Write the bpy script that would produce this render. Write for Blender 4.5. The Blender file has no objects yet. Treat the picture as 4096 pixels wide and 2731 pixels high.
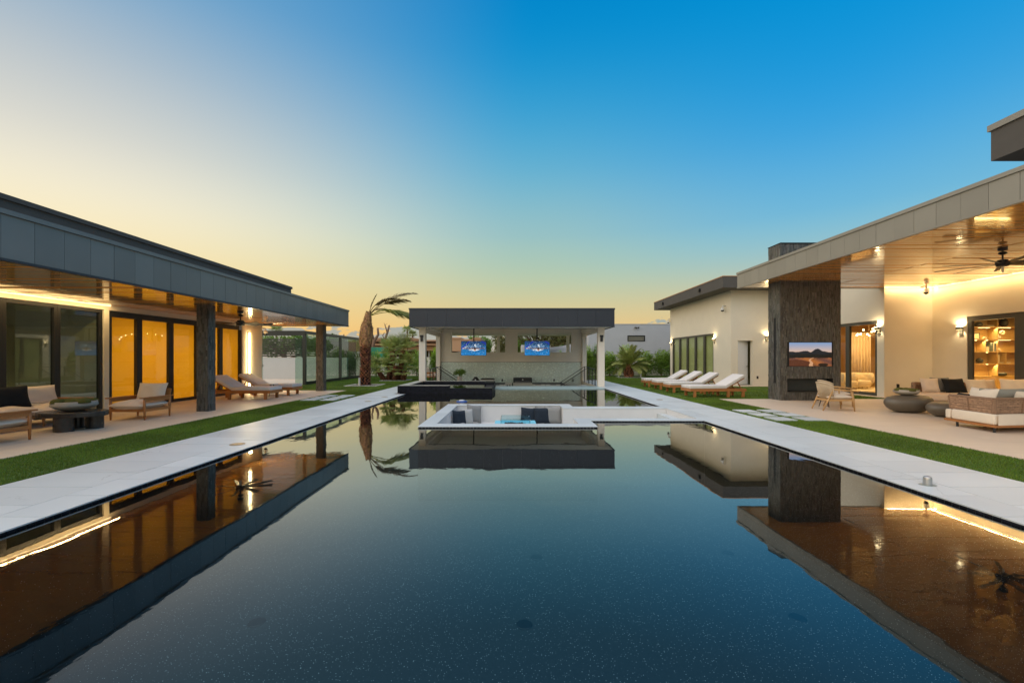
import bpy, bmesh, math, random
import numpy as np
from mathutils import Vector, Matrix

random.seed(11)
RNG = np.random.default_rng(5)
SC = bpy.context.scene
COL = SC.collection
R = math.radians
PI = math.pi

# ------------------------------------------------------------------ camera
cam_d = bpy.data.cameras.new('camera')
cam = bpy.data.objects.new('camera', cam_d)
COL.objects.link(cam)
cam.location = (0, 0, 1.5)
cam.rotation_euler = (R(90), 0, 0)
cam_d.sensor_width = 36
cam_d.lens = 14.77
cam_d.shift_x = 0.0012
cam_d.shift_y = 0.0160
cam_d.clip_start = 0.05
cam_d.clip_end = 2000
SC.camera = cam

# ------------------------------------------------------------------ view / render
SC.view_settings.view_transform = 'Standard'
SC.view_settings.look = 'None'
SC.view_settings.exposure = 0.36
SC.view_settings.gamma = 1.0
SC.view_settings.use_curve_mapping = False
SC.render.engine = 'CYCLES'
SC.cycles.use_denoising = True
SC.cycles.max_bounces = 10
SC.cycles.transparent_max_bounces = 24
SC.cycles.glossy_bounces = 6
SC.cycles.caustics_reflective = False
SC.cycles.caustics_refractive = False
SC.cycles.sample_clamp_indirect = 6.0

# ------------------------------------------------------------------ sky after sunset
def lin(c):
    o = []
    for v in c:
        v = v / 255.0
        o.append(v / 12.92 if v <= 0.04045 else ((v + 0.055) / 1.055) ** 2.4)
    return (o[0], o[1], o[2], 1.0)

SUN_AZ = R(-82)          # azimuth of the afterglow, left of the camera's view direction (+Y)
SUN_EL = R(24)
LIGHT_AZ, LIGHT_EL = R(-130), R(60)      # broad warm fill added high behind the camera to brighten the ground, nearly shadowless
world = bpy.data.worlds.new('World')
SC.world = world
world.use_nodes = True
wn = world.node_tree
wn.nodes.clear()
W = wn.nodes.new
wl = wn.links.new
def wmath(op, a, b=None, clamp=False):
    n = W('ShaderNodeMath'); n.operation = op; n.use_clamp = clamp
    for i, v in enumerate((a, b)):
        if v is None: continue
        if isinstance(v, (int, float)): n.inputs[i].default_value = v
        else: wl(v, n.inputs[i])
    return n.outputs[0]
tc = W('ShaderNodeTexCoord')
sep = W('ShaderNodeSeparateXYZ'); wl(tc.outputs['Generated'], sep.inputs[0])
elev = wmath('DIVIDE', wmath('ARCSINE', sep.outputs[2]), PI / 2)          # 0 horizon .. 1 zenith
hx, hy = sep.outputs[0], sep.outputs[1]
hl = wmath('MAXIMUM', wmath('SQRT', wmath('ADD', wmath('MULTIPLY', hx, hx), wmath('MULTIPLY', hy, hy))), 1e-4)
caz = wmath('DIVIDE', wmath('ADD', wmath('MULTIPLY', hx, math.sin(SUN_AZ)), wmath('MULTIPLY', hy, math.cos(SUN_AZ))), hl)
def ramp(stops):
    n = W('ShaderNodeValToRGB')
    cr = n.color_ramp
    cr.interpolation = 'B_SPLINE'
    while len(cr.elements) < len(stops): cr.elements.new(0.5)
    for e, (d, c) in zip(cr.elements, stops):
        e.position = d / 90.0; e.color = lin(c)
    wl(elev, n.inputs[0])
    return n.outputs[0]
glow = ramp([(0, (252, 184, 96)), (4, (254, 206, 120)), (9, (253, 228, 164)), (15, (251, 242, 214)), (21, (216, 215, 207)),
             (28, (176, 190, 201)), (36, (100, 160, 203)), (48, (80, 145, 195)), (90, (15, 90, 155))])
mid = ramp([(0, (246, 184, 116)), (4, (232, 199, 136)), (8, (204, 203, 158)), (12, (172, 200, 180)), (16, (158, 195, 194)), (24, (96, 178, 212)),
            (33, (20, 151, 210)), (41, (0, 134, 203)), (56, (0, 122, 194)), (90, (0, 85, 155))])
away = ramp([(0, (236, 190, 128)), (4, (226, 198, 138)), (8, (196, 198, 166)), (12, (146, 194, 206)), (16, (112, 185, 219)), (24, (46, 160, 224)),
             (33, (0, 146, 214)), (42, (0, 137, 207)), (56, (0, 122, 194)), (90, (0, 85, 155))])
def maprange(v, a, b):
    n = W('ShaderNodeMapRange'); n.interpolation_type = 'SMOOTHSTEP'
    n.inputs[1].default_value = a; n.inputs[2].default_value = b
    wl(v, n.inputs[0]); return n.outputs[0]
def wmix(f, a, b):
    n = W('ShaderNodeMix'); n.data_type = 'RGBA'
    wl(f, n.inputs[0])
    for i, v in ((6, a), (7, b)):
        if isinstance(v, tuple): n.inputs[i].default_value = v
        else: wl(v, n.inputs[i])
    return n.outputs[2]
grad = wmix(maprange(caz, -0.55, 0.12), away, mid)
grad = wmix(maprange(caz, 0.07, 0.88), grad, glow)
# a low bank of blue-grey cumulus along the horizon
comb = W('ShaderNodeCombineXYZ')
wl(wmath('DIVIDE', hx, hl), comb.inputs[0]); wl(wmath('DIVIDE', hy, hl), comb.inputs[1]); wl(wmath('MULTIPLY', elev, 4.0), comb.inputs[2])
nz = W('ShaderNodeTexNoise'); nz.inputs['Scale'].default_value = 7.0; nz.inputs['Detail'].default_value = 6.0; nz.inputs['Roughness'].default_value = 0.6
wl(comb.outputs[0], nz.inputs['Vector'])
nb = W('ShaderNodeTexNoise'); nb.inputs['Scale'].default_value = 55.0; nb.inputs['Detail'].default_value = 3.0
wl(comb.outputs[0], nb.inputs['Vector'])
top = wmath('ADD', wmath('MULTIPLY', wmath('SUBTRACT', nz.outputs[0], 0.28), 0.17), wmath('MULTIPLY', nb.outputs[0], 0.016))
cm = maprange(wmath('SUBTRACT', top, elev), 0.0, 0.006)
cm = wmath('MULTIPLY', cm, 0.78)
cloud_c = wmix(maprange(elev, 0.0, 0.05), lin((176, 182, 178)), lin((140, 164, 172)))
sky_col = wmix(cm, grad, cloud_c)
bg = W('ShaderNodeBackground'); bg.inputs['Strength'].default_value = 0.78
wl(sky_col, bg.inputs['Color'])
wo = W('ShaderNodeOutputWorld'); wl(bg.outputs[0], wo.inputs['Surface'])

# ------------------------------------------------------------------ added fill light (sun lamp, soft, warm, from high behind left)
sun_d = bpy.data.lights.new('sun', 'SUN')
sun_d.energy = 2.55
sun_d.angle = R(120)
sun_d.color = (1.0, 0.85, 0.68)
sun = bpy.data.objects.new('sun', sun_d)
COL.objects.link(sun)
sdir = Vector((math.sin(LIGHT_AZ) * math.cos(LIGHT_EL), math.cos(LIGHT_AZ) * math.cos(LIGHT_EL), math.sin(LIGHT_EL)))
sun.rotation_euler = (-sdir).to_track_quat('-Z', 'Y').to_euler()
sun.location = (-20, 0, 20)

# ================================================================== helpers
class MB:
    """collects shapes and links them as ONE mesh object"""
    def __init__(s):
        s.v = []; s.f = []; s.c = []          # c: one colour factor per face (optional)
    def add(s, vs, fs, c=None):
        o = len(s.v)
        s.v += [tuple(p) for p in vs]
        for f in fs:
            s.f.append(tuple(i + o for i in f)); s.c.append(c)
        return s
    def box(s, x0, x1, y0, y1, z0, z1, c=None):
        vs = [(x0, y0, z0), (x1, y0, z0), (x1, y1, z0), (x0, y1, z0), (x0, y0, z1), (x1, y0, z1), (x1, y1, z1), (x0, y1, z1)]
        return s.add(vs, [(3, 2, 1, 0), (4, 5, 6, 7), (0, 1, 5, 4), (1, 2, 6, 5), (2, 3, 7, 6), (3, 0, 4, 7)], c)
    def obox(s, c, size, m=None, col=None):
        m = m or Matrix()
        hx, hy, hz = size[0] / 2, size[1] / 2, size[2] / 2
        vs = [Vector(c) + m.to_3x3() @ Vector(p) for p in
              [(-hx, -hy, -hz), (hx, -hy, -hz), (hx, hy, -hz), (-hx, hy, -hz), (-hx, -hy, hz), (hx, -hy, hz), (hx, hy, hz), (-hx, hy, hz)]]
        return s.add(vs, [(3, 2, 1, 0), (4, 5, 6, 7), (0, 1, 5, 4), (1, 2, 6, 5), (2, 3, 7, 6), (3, 0, 4, 7)], col)
    def bar(s, p, q, w, h, col=None, w2=None, h2=None):
        p, q = Vector(p), Vector(q)
        d = (q - p).normalized()
        up = Vector((0, 0, 1)) if abs(d.z) < 0.95 else Vector((0, 1, 0))
        a = d.cross(up).normalized(); b = a.cross(d).normalized()
        w2 = w2 or w; h2 = h2 or h
        vs = []
        for c, ww, hh in ((p, w, h), (q, w2, h2)):
            vs += [c - a * ww / 2 - b * hh / 2, c + a * ww / 2 - b * hh / 2, c + a * ww / 2 + b * hh / 2, c - a * ww / 2 + b * hh / 2]
        return s.add(vs, [(3, 2, 1, 0), (4, 5, 6, 7), (0, 1, 5, 4), (1, 2, 6, 5), (2, 3, 7, 6), (3, 0, 4, 7)], col)
    def tube(s, pts, r, n=8, cap=True, col=None):
        pts = [Vector(p) for p in pts]
        rs = r if isinstance(r, (list, tuple)) else [r] * len(pts)
        o = len(s.v); prev = None
        for i, p in enumerate(pts):
            d = (pts[min(i + 1, len(pts) - 1)] - pts[max(i - 1, 0)]).normalized()
            if prev is None:
                up = Vector((0, 0, 1)) if abs(d.z) < 0.9 else Vector((1, 0, 0))
                a = d.cross(up).normalized()
            else:
                a = (prev - d * prev.dot(d)).normalized()
            prev = a; b = d.cross(a)
            for k in range(n):
                t = 2 * PI * k / n
                s.v.append(tuple(p + (a * math.cos(t) + b * math.sin(t)) * rs[i]))
        for i in range(len(pts) - 1):
            for k in range(n):
                k2 = (k + 1) % n
                s.f.append((o + i * n + k, o + i * n + k2, o + (i + 1) * n + k2, o + (i + 1) * n + k)); s.c.append(col)
        if cap:
            s.f.append(tuple(o + k for k in range(n))[::-1]); s.c.append(col)
            s.f.append(tuple(o + (len(pts) - 1) * n + k for k in range(n))); s.c.append(col)
        return s
    def lathe(s, prof, n=24, c=(0, 0, 0), sx=1, sy=1, cap=True, col=None):
        o = len(s.v)
        for r, z in prof:
            for k in range(n):
                t = 2 * PI * k / n
                s.v.append((c[0] + r * math.cos(t) * sx, c[1] + r * math.sin(t) * sy, c[2] + z))
        m = len(prof)
        for i in range(m - 1):
            for k in range(n):
                k2 = (k + 1) % n
                s.f.append((o + i * n + k, o + i * n + k2, o + (i + 1) * n + k2, o + (i + 1) * n + k)); s.c.append(col)
        if cap:
            s.f.append(tuple(o + k for k in range(n))[::-1]); s.c.append(col)
            s.f.append(tuple(o + (m - 1) * n + k for k in range(n))); s.c.append(col)
        return s
    def prism(s, poly, z0, z1, col=None):
        n = len(poly)
        vs = [(x, y, z0) for x, y in poly] + [(x, y, z1) for x, y in poly]
        fs = [tuple(range(n))[::-1], tuple(range(n, 2 * n))] + [(i, (i + 1) % n, n + (i + 1) % n, n + i) for i in range(n)]
        return s.add(vs, fs, col)
    def pillow(s, w, h, t, c=(0, 0, 0), m=None, n=10, ear=0.09, col=None):
        """soft cushion in the local XZ plane, thickness along Y"""
        m = m or Matrix()
        o = len(s.v)
        for side in (-1, 1):
            for j in range(n + 1):
                for i in range(n + 1):
                    u = -1 + 2 * i / n; v = -1 + 2 * j / n
                    x = w / 2 * u * (1 - ear * (1 - v * v) * abs(u))
                    z = h / 2 * v * (1 - ear * (1 - u * u) * abs(v))
                    th = t / 2 * (max(0, (1 - u ** 4)) * max(0, (1 - v ** 4))) ** 0.55
                    th *= 1 + 0.10 * math.sin(5 * u + 3 * v) * (1 - abs(u * v))
                    p = Vector(c) + m.to_3x3() @ Vector((x, side * th, z))
                    s.v.append(tuple(p))
        N = (n + 1) * (n + 1)
        for side in (0, 1):
            for j in range(n):
                for i in range(n):
                    a = o + side * N + j * (n + 1) + i
                    q = (a, a + 1, a + n + 2, a + n + 1)
                    s.f.append(q if side == 0 else q[::-1]); s.c.append(col)
        return s
    def build(s, name, mat, parent=None, smooth=False, bevel=0.0, seg=2, kind=None, loc=None, rz=None, merge=False):
        me = bpy.data.meshes.new(name)
        me.from_pydata(s.v, [], s.f)
        if merge:
            b = bmesh.new(); b.from_mesh(me); bmesh.ops.remove_doubles(b, verts=b.verts, dist=0.0005); b.to_mesh(me); b.free()
        if any(c is not None for c in s.c) and not merge:
            at = me.color_attributes.new('col', 'FLOAT_COLOR', 'CORNER')
            arr = np.ones((len(me.loops), 4), dtype=np.float32)
            k = 0
            for f, c in zip(s.f, s.c):
                if c is not None:
                    arr[k:k + len(f), :3] = c
                k += len(f)
            at.data.foreach_set('color', arr.ravel())
        if smooth:
            me.polygons.foreach_set('use_smooth', [True] * len(me.polygons))
        me.materials.append(mat)
        o = bpy.data.objects.new(name, me)
        COL.objects.link(o)
        if parent is not None: o.parent = parent
        if loc is not None: o.location = loc
        if rz is not None: o.rotation_euler = (0, 0, rz)
        if bevel:
            md = o.modifiers.new('bevel', 'BEVEL'); md.width = bevel; md.segments = seg; md.limit_method = 'ANGLE'; md.angle_limit = R(40)
            me.polygons.foreach_set('use_smooth', [seg > 2] * len(me.polygons))
        if kind: o['kind'] = kind
        return o

def thing(name, label, cat, loc=(0, 0, 0), rz=0.0, group=None):
    o = bpy.data.objects.new(name, None)
    o.empty_display_size = 0.2
    COL.objects.link(o)
    o.location = loc; o.rotation_euler = (0, 0, rz)
    o['label'] = label; o['category'] = cat
    if group: o['group'] = group
    return o
def tag(o, label, cat, group=None):
    o['label'] = label; o['category'] = cat
    if group: o['group'] = group
    return o
def struct(o):
    o['kind'] = 'structure'; return o
def inst(src, parent, loc=None, rot=None, scale=None):
    c = src.copy(); COL.objects.link(c); c.parent = parent
    if loc is not None: c.location = loc
    if rot is not None: c.rotation_euler = rot
    if scale is not None: c.scale = scale
    return c
def copy_tree(o, parent=None):
    kids = list(o.children)
    c = o.copy(); COL.objects.link(c)
    if parent is not None: c.parent = parent
    for k in kids: copy_tree(k, c)
    return c
def place(o, loc, rz, label, group=None):
    o.location = loc; o.rotation_euler = (0, 0, rz); o['label'] = label
    if group: o['group'] = group
    return o
def RX(a): return Matrix.Rotation(a, 4, 'X')
def RY(a): return Matrix.Rotation(a, 4, 'Y')
def RZ(a): return Matrix.Rotation(a, 4, 'Z')

# ================================================================== materials
def nodes(m):
    m.use_nodes = True
    return m.node_tree
def pm(name, col, rough=0.5, var=0.12, vs=4.0, bump=0.0, bs=60.0, metal=0.0, spec=0.5, coat=0.0, orand=0.0, attr=False,
       stretch=(1, 1, 1), detail=4.0, var2=None, emis=0.0):
    """Principled with noise-varied colour, fine bump, per-object and per-face variation"""
    m = bpy.data.materials.new(name)
    t = nodes(m); N = t.nodes.new; L = t.links.new
    p = t.nodes['Principled BSDF']
    p.inputs['Roughness'].default_value = rough
    p.inputs['Metallic'].default_value = metal
    p.inputs['Specular IOR Level'].default_value = spec
    p.inputs['Coat Weight'].default_value = coat
    p.inputs['Coat Roughness'].default_value = 0.05
    geo = N('ShaderNodeTexCoord'); mp = N('ShaderNodeMapping'); mp.inputs['Scale'].default_value = stretch
    L(geo.outputs['Object'], mp.inputs[0])
    nz = N('ShaderNodeTexNoise'); nz.inputs['Scale'].default_value = vs; nz.inputs['Detail'].default_value = detail
    L(mp.outputs[0], nz.inputs['Vector'])
    mx = N('ShaderNodeMix'); mx.data_type = 'RGBA'
    L(nz.outputs[0], mx.inputs[0])
    lo = tuple(c * (1 - var) for c in col) + (1,)
    hi = tuple(min(1, c * (1 + var)) for c in (var2 or col)) + (1,)
    mx.inputs[6].default_value = lo; mx.inputs[7].default_value = hi
    out = mx.outputs[2]
    if orand:
        oi = N('ShaderNodeObjectInfo'); mr = N('ShaderNodeMapRange')
        mr.inputs[3].default_value = 1 - orand; mr.inputs[4].default_value = 1 + orand
        L(oi.outputs['Random'], mr.inputs[0])
        mu = N('ShaderNodeMix'); mu.data_type = 'RGBA'; mu.blend_type = 'MULTIPLY'; mu.inputs[0].default_value = 1
        L(out, mu.inputs[6]); L(mr.outputs[0], mu.inputs[7]); out = mu.outputs[2]
    if attr:
        a = N('ShaderNodeAttribute'); a.attribute_name = 'col'
        mu = N('ShaderNodeMix'); mu.data_type = 'RGBA'; mu.blend_type = 'MULTIPLY'; mu.inputs[0].default_value = 1
        L(out, mu.inputs[6]); L(a.outputs['Color'], mu.inputs[7]); out = mu.outputs[2]
    L(out, p.inputs['Base Color'])
    if bump:
        n2 = N('ShaderNodeTexNoise'); n2.inputs['Scale'].default_value = bs; n2.inputs['Detail'].default_value = 3
        L(mp.outputs[0], n2.inputs['Vector'])
        b = N('ShaderNodeBump'); b.inputs['Strength'].default_value = bump; b.inputs['Distance'].default_value = 0.01
        L(n2.outputs[0], b.inputs['Height']); L(b.outputs[0], p.inputs['Normal'])
    return m
def em(name, col, strength):
    m = bpy.data.materials.new(name)
    t = nodes(m); p = t.nodes['Principled BSDF']
    p.inputs['Base Color'].default_value = (col[0] * .5, col[1] * .5, col[2] * .5, 1)
    p.inputs['Emission Color'].default_value = (*col, 1)
    p.inputs['Emission Strength'].default_value = strength
    return m
def glass(name, tint, ior=1.5, rough=0.0, mult=1.0):
    m = bpy.data.materials.new(name)
    t = nodes(m); N = t.nodes.new; L = t.links.new
    t.nodes.remove(t.nodes['Principled BSDF'])
    out = t.nodes['Material Output']
    fr = N('ShaderNodeFresnel'); fr.inputs['IOR'].default_value = ior
    # the same reflectance from either side of the sheet
    gi = N('ShaderNodeNewGeometry')
    inv = N('ShaderNodeMix'); inv.data_type = 'FLOAT'
    inv.inputs[2].default_value = ior; inv.inputs[3].default_value = 1 / ior
    L(gi.outputs['Backfacing'], inv.inputs[0]); L(inv.outputs[0], fr.inputs['IOR'])
    mt = N('ShaderNodeMath'); mt.operation = 'MULTIPLY'; mt.inputs[1].default_value = mult; mt.use_clamp = True
    L(fr.outputs[0], mt.inputs[0])
    tr = N('ShaderNodeBsdfTransparent'); tr.inputs[0].default_value = (*tint, 1)
    gl = N('ShaderNodeBsdfGlossy'); gl.inputs['Roughness'].default_value = rough
    mx = N('ShaderNodeMixShader')
    L(mt.outputs[0], mx.inputs[0]); L(tr.outputs[0], mx.inputs[1]); L(gl.outputs[0], mx.inputs[2])
    L(mx.outputs[0], out.inputs['Surface'])
    return m

M = {}
M['stucco_white'] = pm('stucco_white', (.74, .665, .535), .85, .05, 2, .25, 140)
M['stucco_pav'] = pm('stucco_pavilion', (.78, .71, .61), .85, .05, 2, .25, 140)
M['stucco_grey'] = pm('stucco_grey', (.42, .43, .45), .9, .06, 1.5, .2, 80)
M['stucco_garden'] = pm('stucco_garden', (.52, .51, .48), .85, .06, 2, .25, 140)
M['stucco_dark'] = pm('stucco_dark', (.085, .078, .070), .85, .15, 3, .4, 120)
M['stucco_tan'] = pm('stucco_tan', (.44, .26, .145), .9, .08, 1, .2, 60)
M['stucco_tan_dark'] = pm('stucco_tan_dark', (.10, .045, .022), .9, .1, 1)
M['soffit_white'] = pm('soffit_white', (.74, .69, .61), .8, .04, 2)
M['metal_fascia'] = pm('metal_fascia', (.165, .175, .18), .36, .10, 1.6, .35, 1.7, metal=.3, orand=.07)
M['metal_fascia_warmlit'] = pm('metal_fascia_warmlit', (.265, .25, .215), .42, .10, 1.6, .25, 1.7, metal=.2, orand=.06)  # same fascia metal, with the sunset light on this side put into its colour
M['metal_dark'] = pm('metal_dark', (.030, .035, .046), .45, .08, 2, metal=.2, orand=.05)
M['black_metal'] = pm('black_metal', (.012, .012, .013), .4, .1, 4)
M['frame_black'] = pm('frame_black', (.018, .017, .016), .38, .1, 4)
M['frame_bronze'] = pm('frame_bronze', (.07, .064, .05), .38, .1, 4)
M['steel'] = pm('steel', (.45, .44, .42), .3, .08, 8, metal=.9, stretch=(1, 1, 12))
M['steel_front'] = pm('steel_front', (.50, .48, .45), .4, .06, 8, metal=.3, orand=.05)
M['brass'] = pm('brass', (.45, .33, .2), .4, .1, 10, metal=.6)
M['wood_soffit'] = pm('wood_soffit', (.60, .275, .055), .12, .12, 3.0, .02, 8, coat=.8, orand=.05, stretch=(.5, 9, 9), var2=(.66, .315, .07))
M['teak'] = pm('teak', (.40, .155, .042), .45, .25, 6, .05, 40, stretch=(1.5, 9, 9), orand=.06)
M['teak_light'] = pm('teak_light', (.50, .29, .115), .5, .2, 6, .05, 40, stretch=(1.5, 9, 9))
M['fabric_beige'] = pm('fabric_beige', (.74, .605, .485), .95, .06, 5, .35, 400, spec=.2, orand=.05)
M['fabric_cream'] = pm('fabric_cream', (.76, .655, .53), .95, .05, 5, .35, 400, spec=.2, orand=.04)
M['fabric_white'] = pm('fabric_white', (.68, .645, .61), .95, .05, 5, .3, 400, spec=.2, orand=.03)
M['fabric_grey'] = pm('fabric_grey', (.26, .255, .245), .95, .08, 6, .4, 400, spec=.2, orand=.08)
M['fabric_lightgrey'] = pm('fabric_lightgrey', (.47, .455, .43), .95, .08, 6, .4, 400, spec=.2)
M['fabric_sage'] = pm('fabric_sage', (.30, .29, .245), .95, .08, 6, .4, 400, spec=.2)
M['fabric_black'] = pm('fabric_black', (.018, .019, .021), .95, .2, 6, .4, 400, spec=.2)
M['fabric_navy'] = pm('fabric_navy', (.022, .030, .042), .95, .2, 6, .4, 400, spec=.2)
M['rope'] = pm('rope', (.55, .43, .29), .85, .15, 30, .4, 200)
M['wicker'] = pm('wicker', (.36, .215, .13), .6, .25, 20, .3, 90, attr=True)
M['stone_clad'] = pm('stone_clad', (.090, .088, .081), .5, .35, 26, .25, 60, attr=True)
M['stone_core'] = pm('stone_core', (.012, .012, .013), .9)
M['black_stone'] = pm('black_stone', (.020, .018, .018), .22, .6, 9, .25, 45, var2=(.035, .032, .030))
M['pebble_stone'] = pm('pebble_stone', (.13, .108, .080), .42, .12, 5, .05, 60)
M['bowl_stone'] = pm('bowl_stone', (.38, .33, .27), .75, .1, 12, .2, 120)
M['moss'] = pm('moss', (.11, .105, .018), .95, .5, 25, 1.0, 60)
M['patio'] = pm('patio', (.66, .53, .40), .5, .10, 2.2, .06, 60, stretch=(.35, 4, 1), orand=.025)
M['render_white'] = pm('render_white', (.66, .645, .63), .8, .05, 4, .25, 160)
M['gravel'] = pm('gravel', (.20, .19, .165), .9, .5, 60, 1.0, 80)
M['white_plastic'] = pm('white_plastic', (.72, .72, .72), .4, .03)
M['dark_tile'] = pm('dark_tile', (.009, .010, .016), .45, .2, 10, attr=True, spec=.18)
M['teal_slab'] = pm('teal_slab', (.42, .56, .58), .3, .12, 5, .05, 40)
M['mosaic'] = pm('mosaic', (.74, .83, .76), .14, .08, 3, attr=True, spec=.9)
M['grout'] = pm('grout', (.52, .56, .51), .9)
M['soil'] = pm('soil', (.30, .24, .18), .95, .2, .4, .3, 10)
M['interior'] = pm('interior', (.62, .60, .50), .85, .04)
M['interior_warm'] = pm('interior_warm', (.60, .42, .19), .8, .05)
M['oak'] = pm('oak', (.50, .33, .13), .5, .15, 4, .03, 30, stretch=(1, 1, 8))
M['charcoal'] = pm('charcoal', (.035, .04, .04), .6, .2, 5)
M['ceramic'] = pm('ceramic', (.60, .52, .40), .6, .1, 10)
M['book'] = pm('book', (.10, .12, .11), .6, .3, 4, orand=.4)
M['bark_palm'] = pm('bark_palm', (.25, .105, .062), .9, .4, 8, .8, 30, attr=True)
M['fibre'] = pm('fibre', (.36, .21, .105), .95, .35, 20, .8, 50, attr=True)
M['bark_grey'] = pm('bark_grey', (.20, .12, .075), .9, .3, 8, .6, 30)
def leafmat(name, col, trans=.25, orand=0.0):
    m = pm(name, col, .55, .25, 2.5, attr=True, spec=.35, orand=orand)
    t = m.node_tree; p = t.nodes['Principled BSDF']; out = t.nodes['Material Output']
    tl = t.nodes.new('ShaderNodeBsdfTranslucent'); mx = t.nodes.new('ShaderNodeMixShader'); mx.inputs[0].default_value = trans
    src = p.inputs['Base Color'].links[0].from_socket
    t.links.new(src, tl.inputs[0]); t.links.new(p.outputs[0], mx.inputs[1]); t.links.new(tl.outputs[0], mx.inputs[2])
    t.links.new(mx.outputs[0], out.inputs['Surface'])
    return m
M['leaf'] = leafmat('leaf', (.15, .255, .036), .3)
M['leaf_olive'] = leafmat('leaf_olive', (.15, .15, .05))
M['leaf_palm'] = leafmat('leaf_palm', (.30, .355, .115), .3, .28)
M['leaf_dry'] = leafmat('leaf_dry', (.17, .13, .055))
M['grass'] = leafmat('grass', (.115, .20, .020), .3)
M['turf'] = pm('turf', (.06, .115, .014), .95, .3, 1.2, .6, 150)
M['glass_clear'] = glass('glass_clear', (.92, .95, .93), 1.52, mult=.8)
M['glass_dark'] = glass('glass_dark', (.78, .82, .75), 1.52, mult=2.0)
M['glass_green'] = glass('glass_green', (.74, .85, .79), 1.52, mult=1.5)
M['glass_guard'] = glass('glass_guard', (.82, .93, .95), 1.5, mult=1.0)
M['led'] = em('led', (1.0, .72, .34), 2.4)
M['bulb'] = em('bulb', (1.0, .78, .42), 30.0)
M['puck'] = em('puck', (1.0, .72, .25), 10.0)
M['shade_amber'] = None
M['onyx'] = em('onyx', (.16, .46, .60), .50)
# ------------------------------------------------------------------ special materials
def make_coping_mat():
    m = bpy.data.materials.new('porcelain')
    t = nodes(m); N = t.nodes.new; L = t.links.new; p = t.nodes['Principled BSDF']
    p.inputs['Roughness'].default_value = .42
    tc = N('ShaderNodeTexCoord'); oi = N('ShaderNodeObjectInfo')
    ad = N('ShaderNodeVectorMath'); ad.operation = 'ADD'
    L(tc.outputs['Object'], ad.inputs[0]); L(oi.outputs['Location'], ad.inputs[1])
    n1 = N('ShaderNodeTexNoise'); n1.inputs['Scale'].default_value = 1.3; n1.inputs['Detail'].default_value = 5; L(ad.outputs[0], n1.inputs['Vector'])
    # crack-like veins: distorted voronoi cell edges
    n2 = N('ShaderNodeTexNoise'); n2.inputs['Scale'].default_value = 2.5; n2.inputs['Detail'].default_value = 5; L(ad.outputs[0], n2.inputs['Vector'])
    sc = N('ShaderNodeVectorMath'); sc.operation = 'MULTIPLY_ADD'
    L(n2.outputs['Color'], sc.inputs[0]); sc.inputs[1].default_value = (.55, .55, .55); L(ad.outputs[0], sc.inputs[2])
    vo = N('ShaderNodeTexVoronoi'); vo.feature = 'DISTANCE_TO_EDGE'; vo.inputs['Scale'].default_value = .85; L(sc.outputs[0], vo.inputs['Vector'])
    mr = N('ShaderNodeMapRange'); mr.inputs[1].default_value = 0; mr.inputs[2].default_value = .007; mr.inputs[3].default_value = .72; mr.inputs[4].default_value = 1; L(vo.outputs['Distance'], mr.inputs[0])
    n3 = N('ShaderNodeTexNoise'); n3.inputs['Scale'].default_value = 1.1; L(ad.outputs[0], n3.inputs['Vector'])
    gate = N('ShaderNodeMapRange'); gate.inputs[1].default_value = .48; gate.inputs[2].default_value = .6; L(n3.outputs[0], gate.inputs[0])
    vein = N('ShaderNodeMix'); vein.data_type = 'FLOAT'; vein.inputs[2].default_value = 1; L(gate.outputs[0], vein.inputs[0]); L(mr.outputs[0], vein.inputs[3])
    mx = N('ShaderNodeMix'); mx.data_type = 'RGBA'; L(n1.outputs[0], mx.inputs[0])
    mx.inputs[6].default_value = (.50, .535, .54, 1); mx.inputs[7].default_value = (.60, .63, .625, 1)
    mu = N('ShaderNodeMix'); mu.data_type = 'RGBA'; mu.blend_type = 'MULTIPLY'; mu.inputs[0].default_value = 1
    L(mx.outputs[2], mu.inputs[6]); L(vein.outputs[0], mu.inputs[7])
    om = N('ShaderNodeMapRange'); om.inputs[3].default_value = .90; om.inputs[4].default_value = 1.06; L(oi.outputs['Random'], om.inputs[0])
    m2 = N('ShaderNodeMix'); m2.data_type = 'RGBA'; m2.blend_type = 'MULTIPLY'; m2.inputs[0].default_value = 1
    L(mu.outputs[2], m2.inputs[6]); L(om.outputs[0], m2.inputs[7])
    L(m2.outputs[2], p.inputs['Base Color'])
    return m
M['porcelain'] = make_coping_mat()

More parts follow.
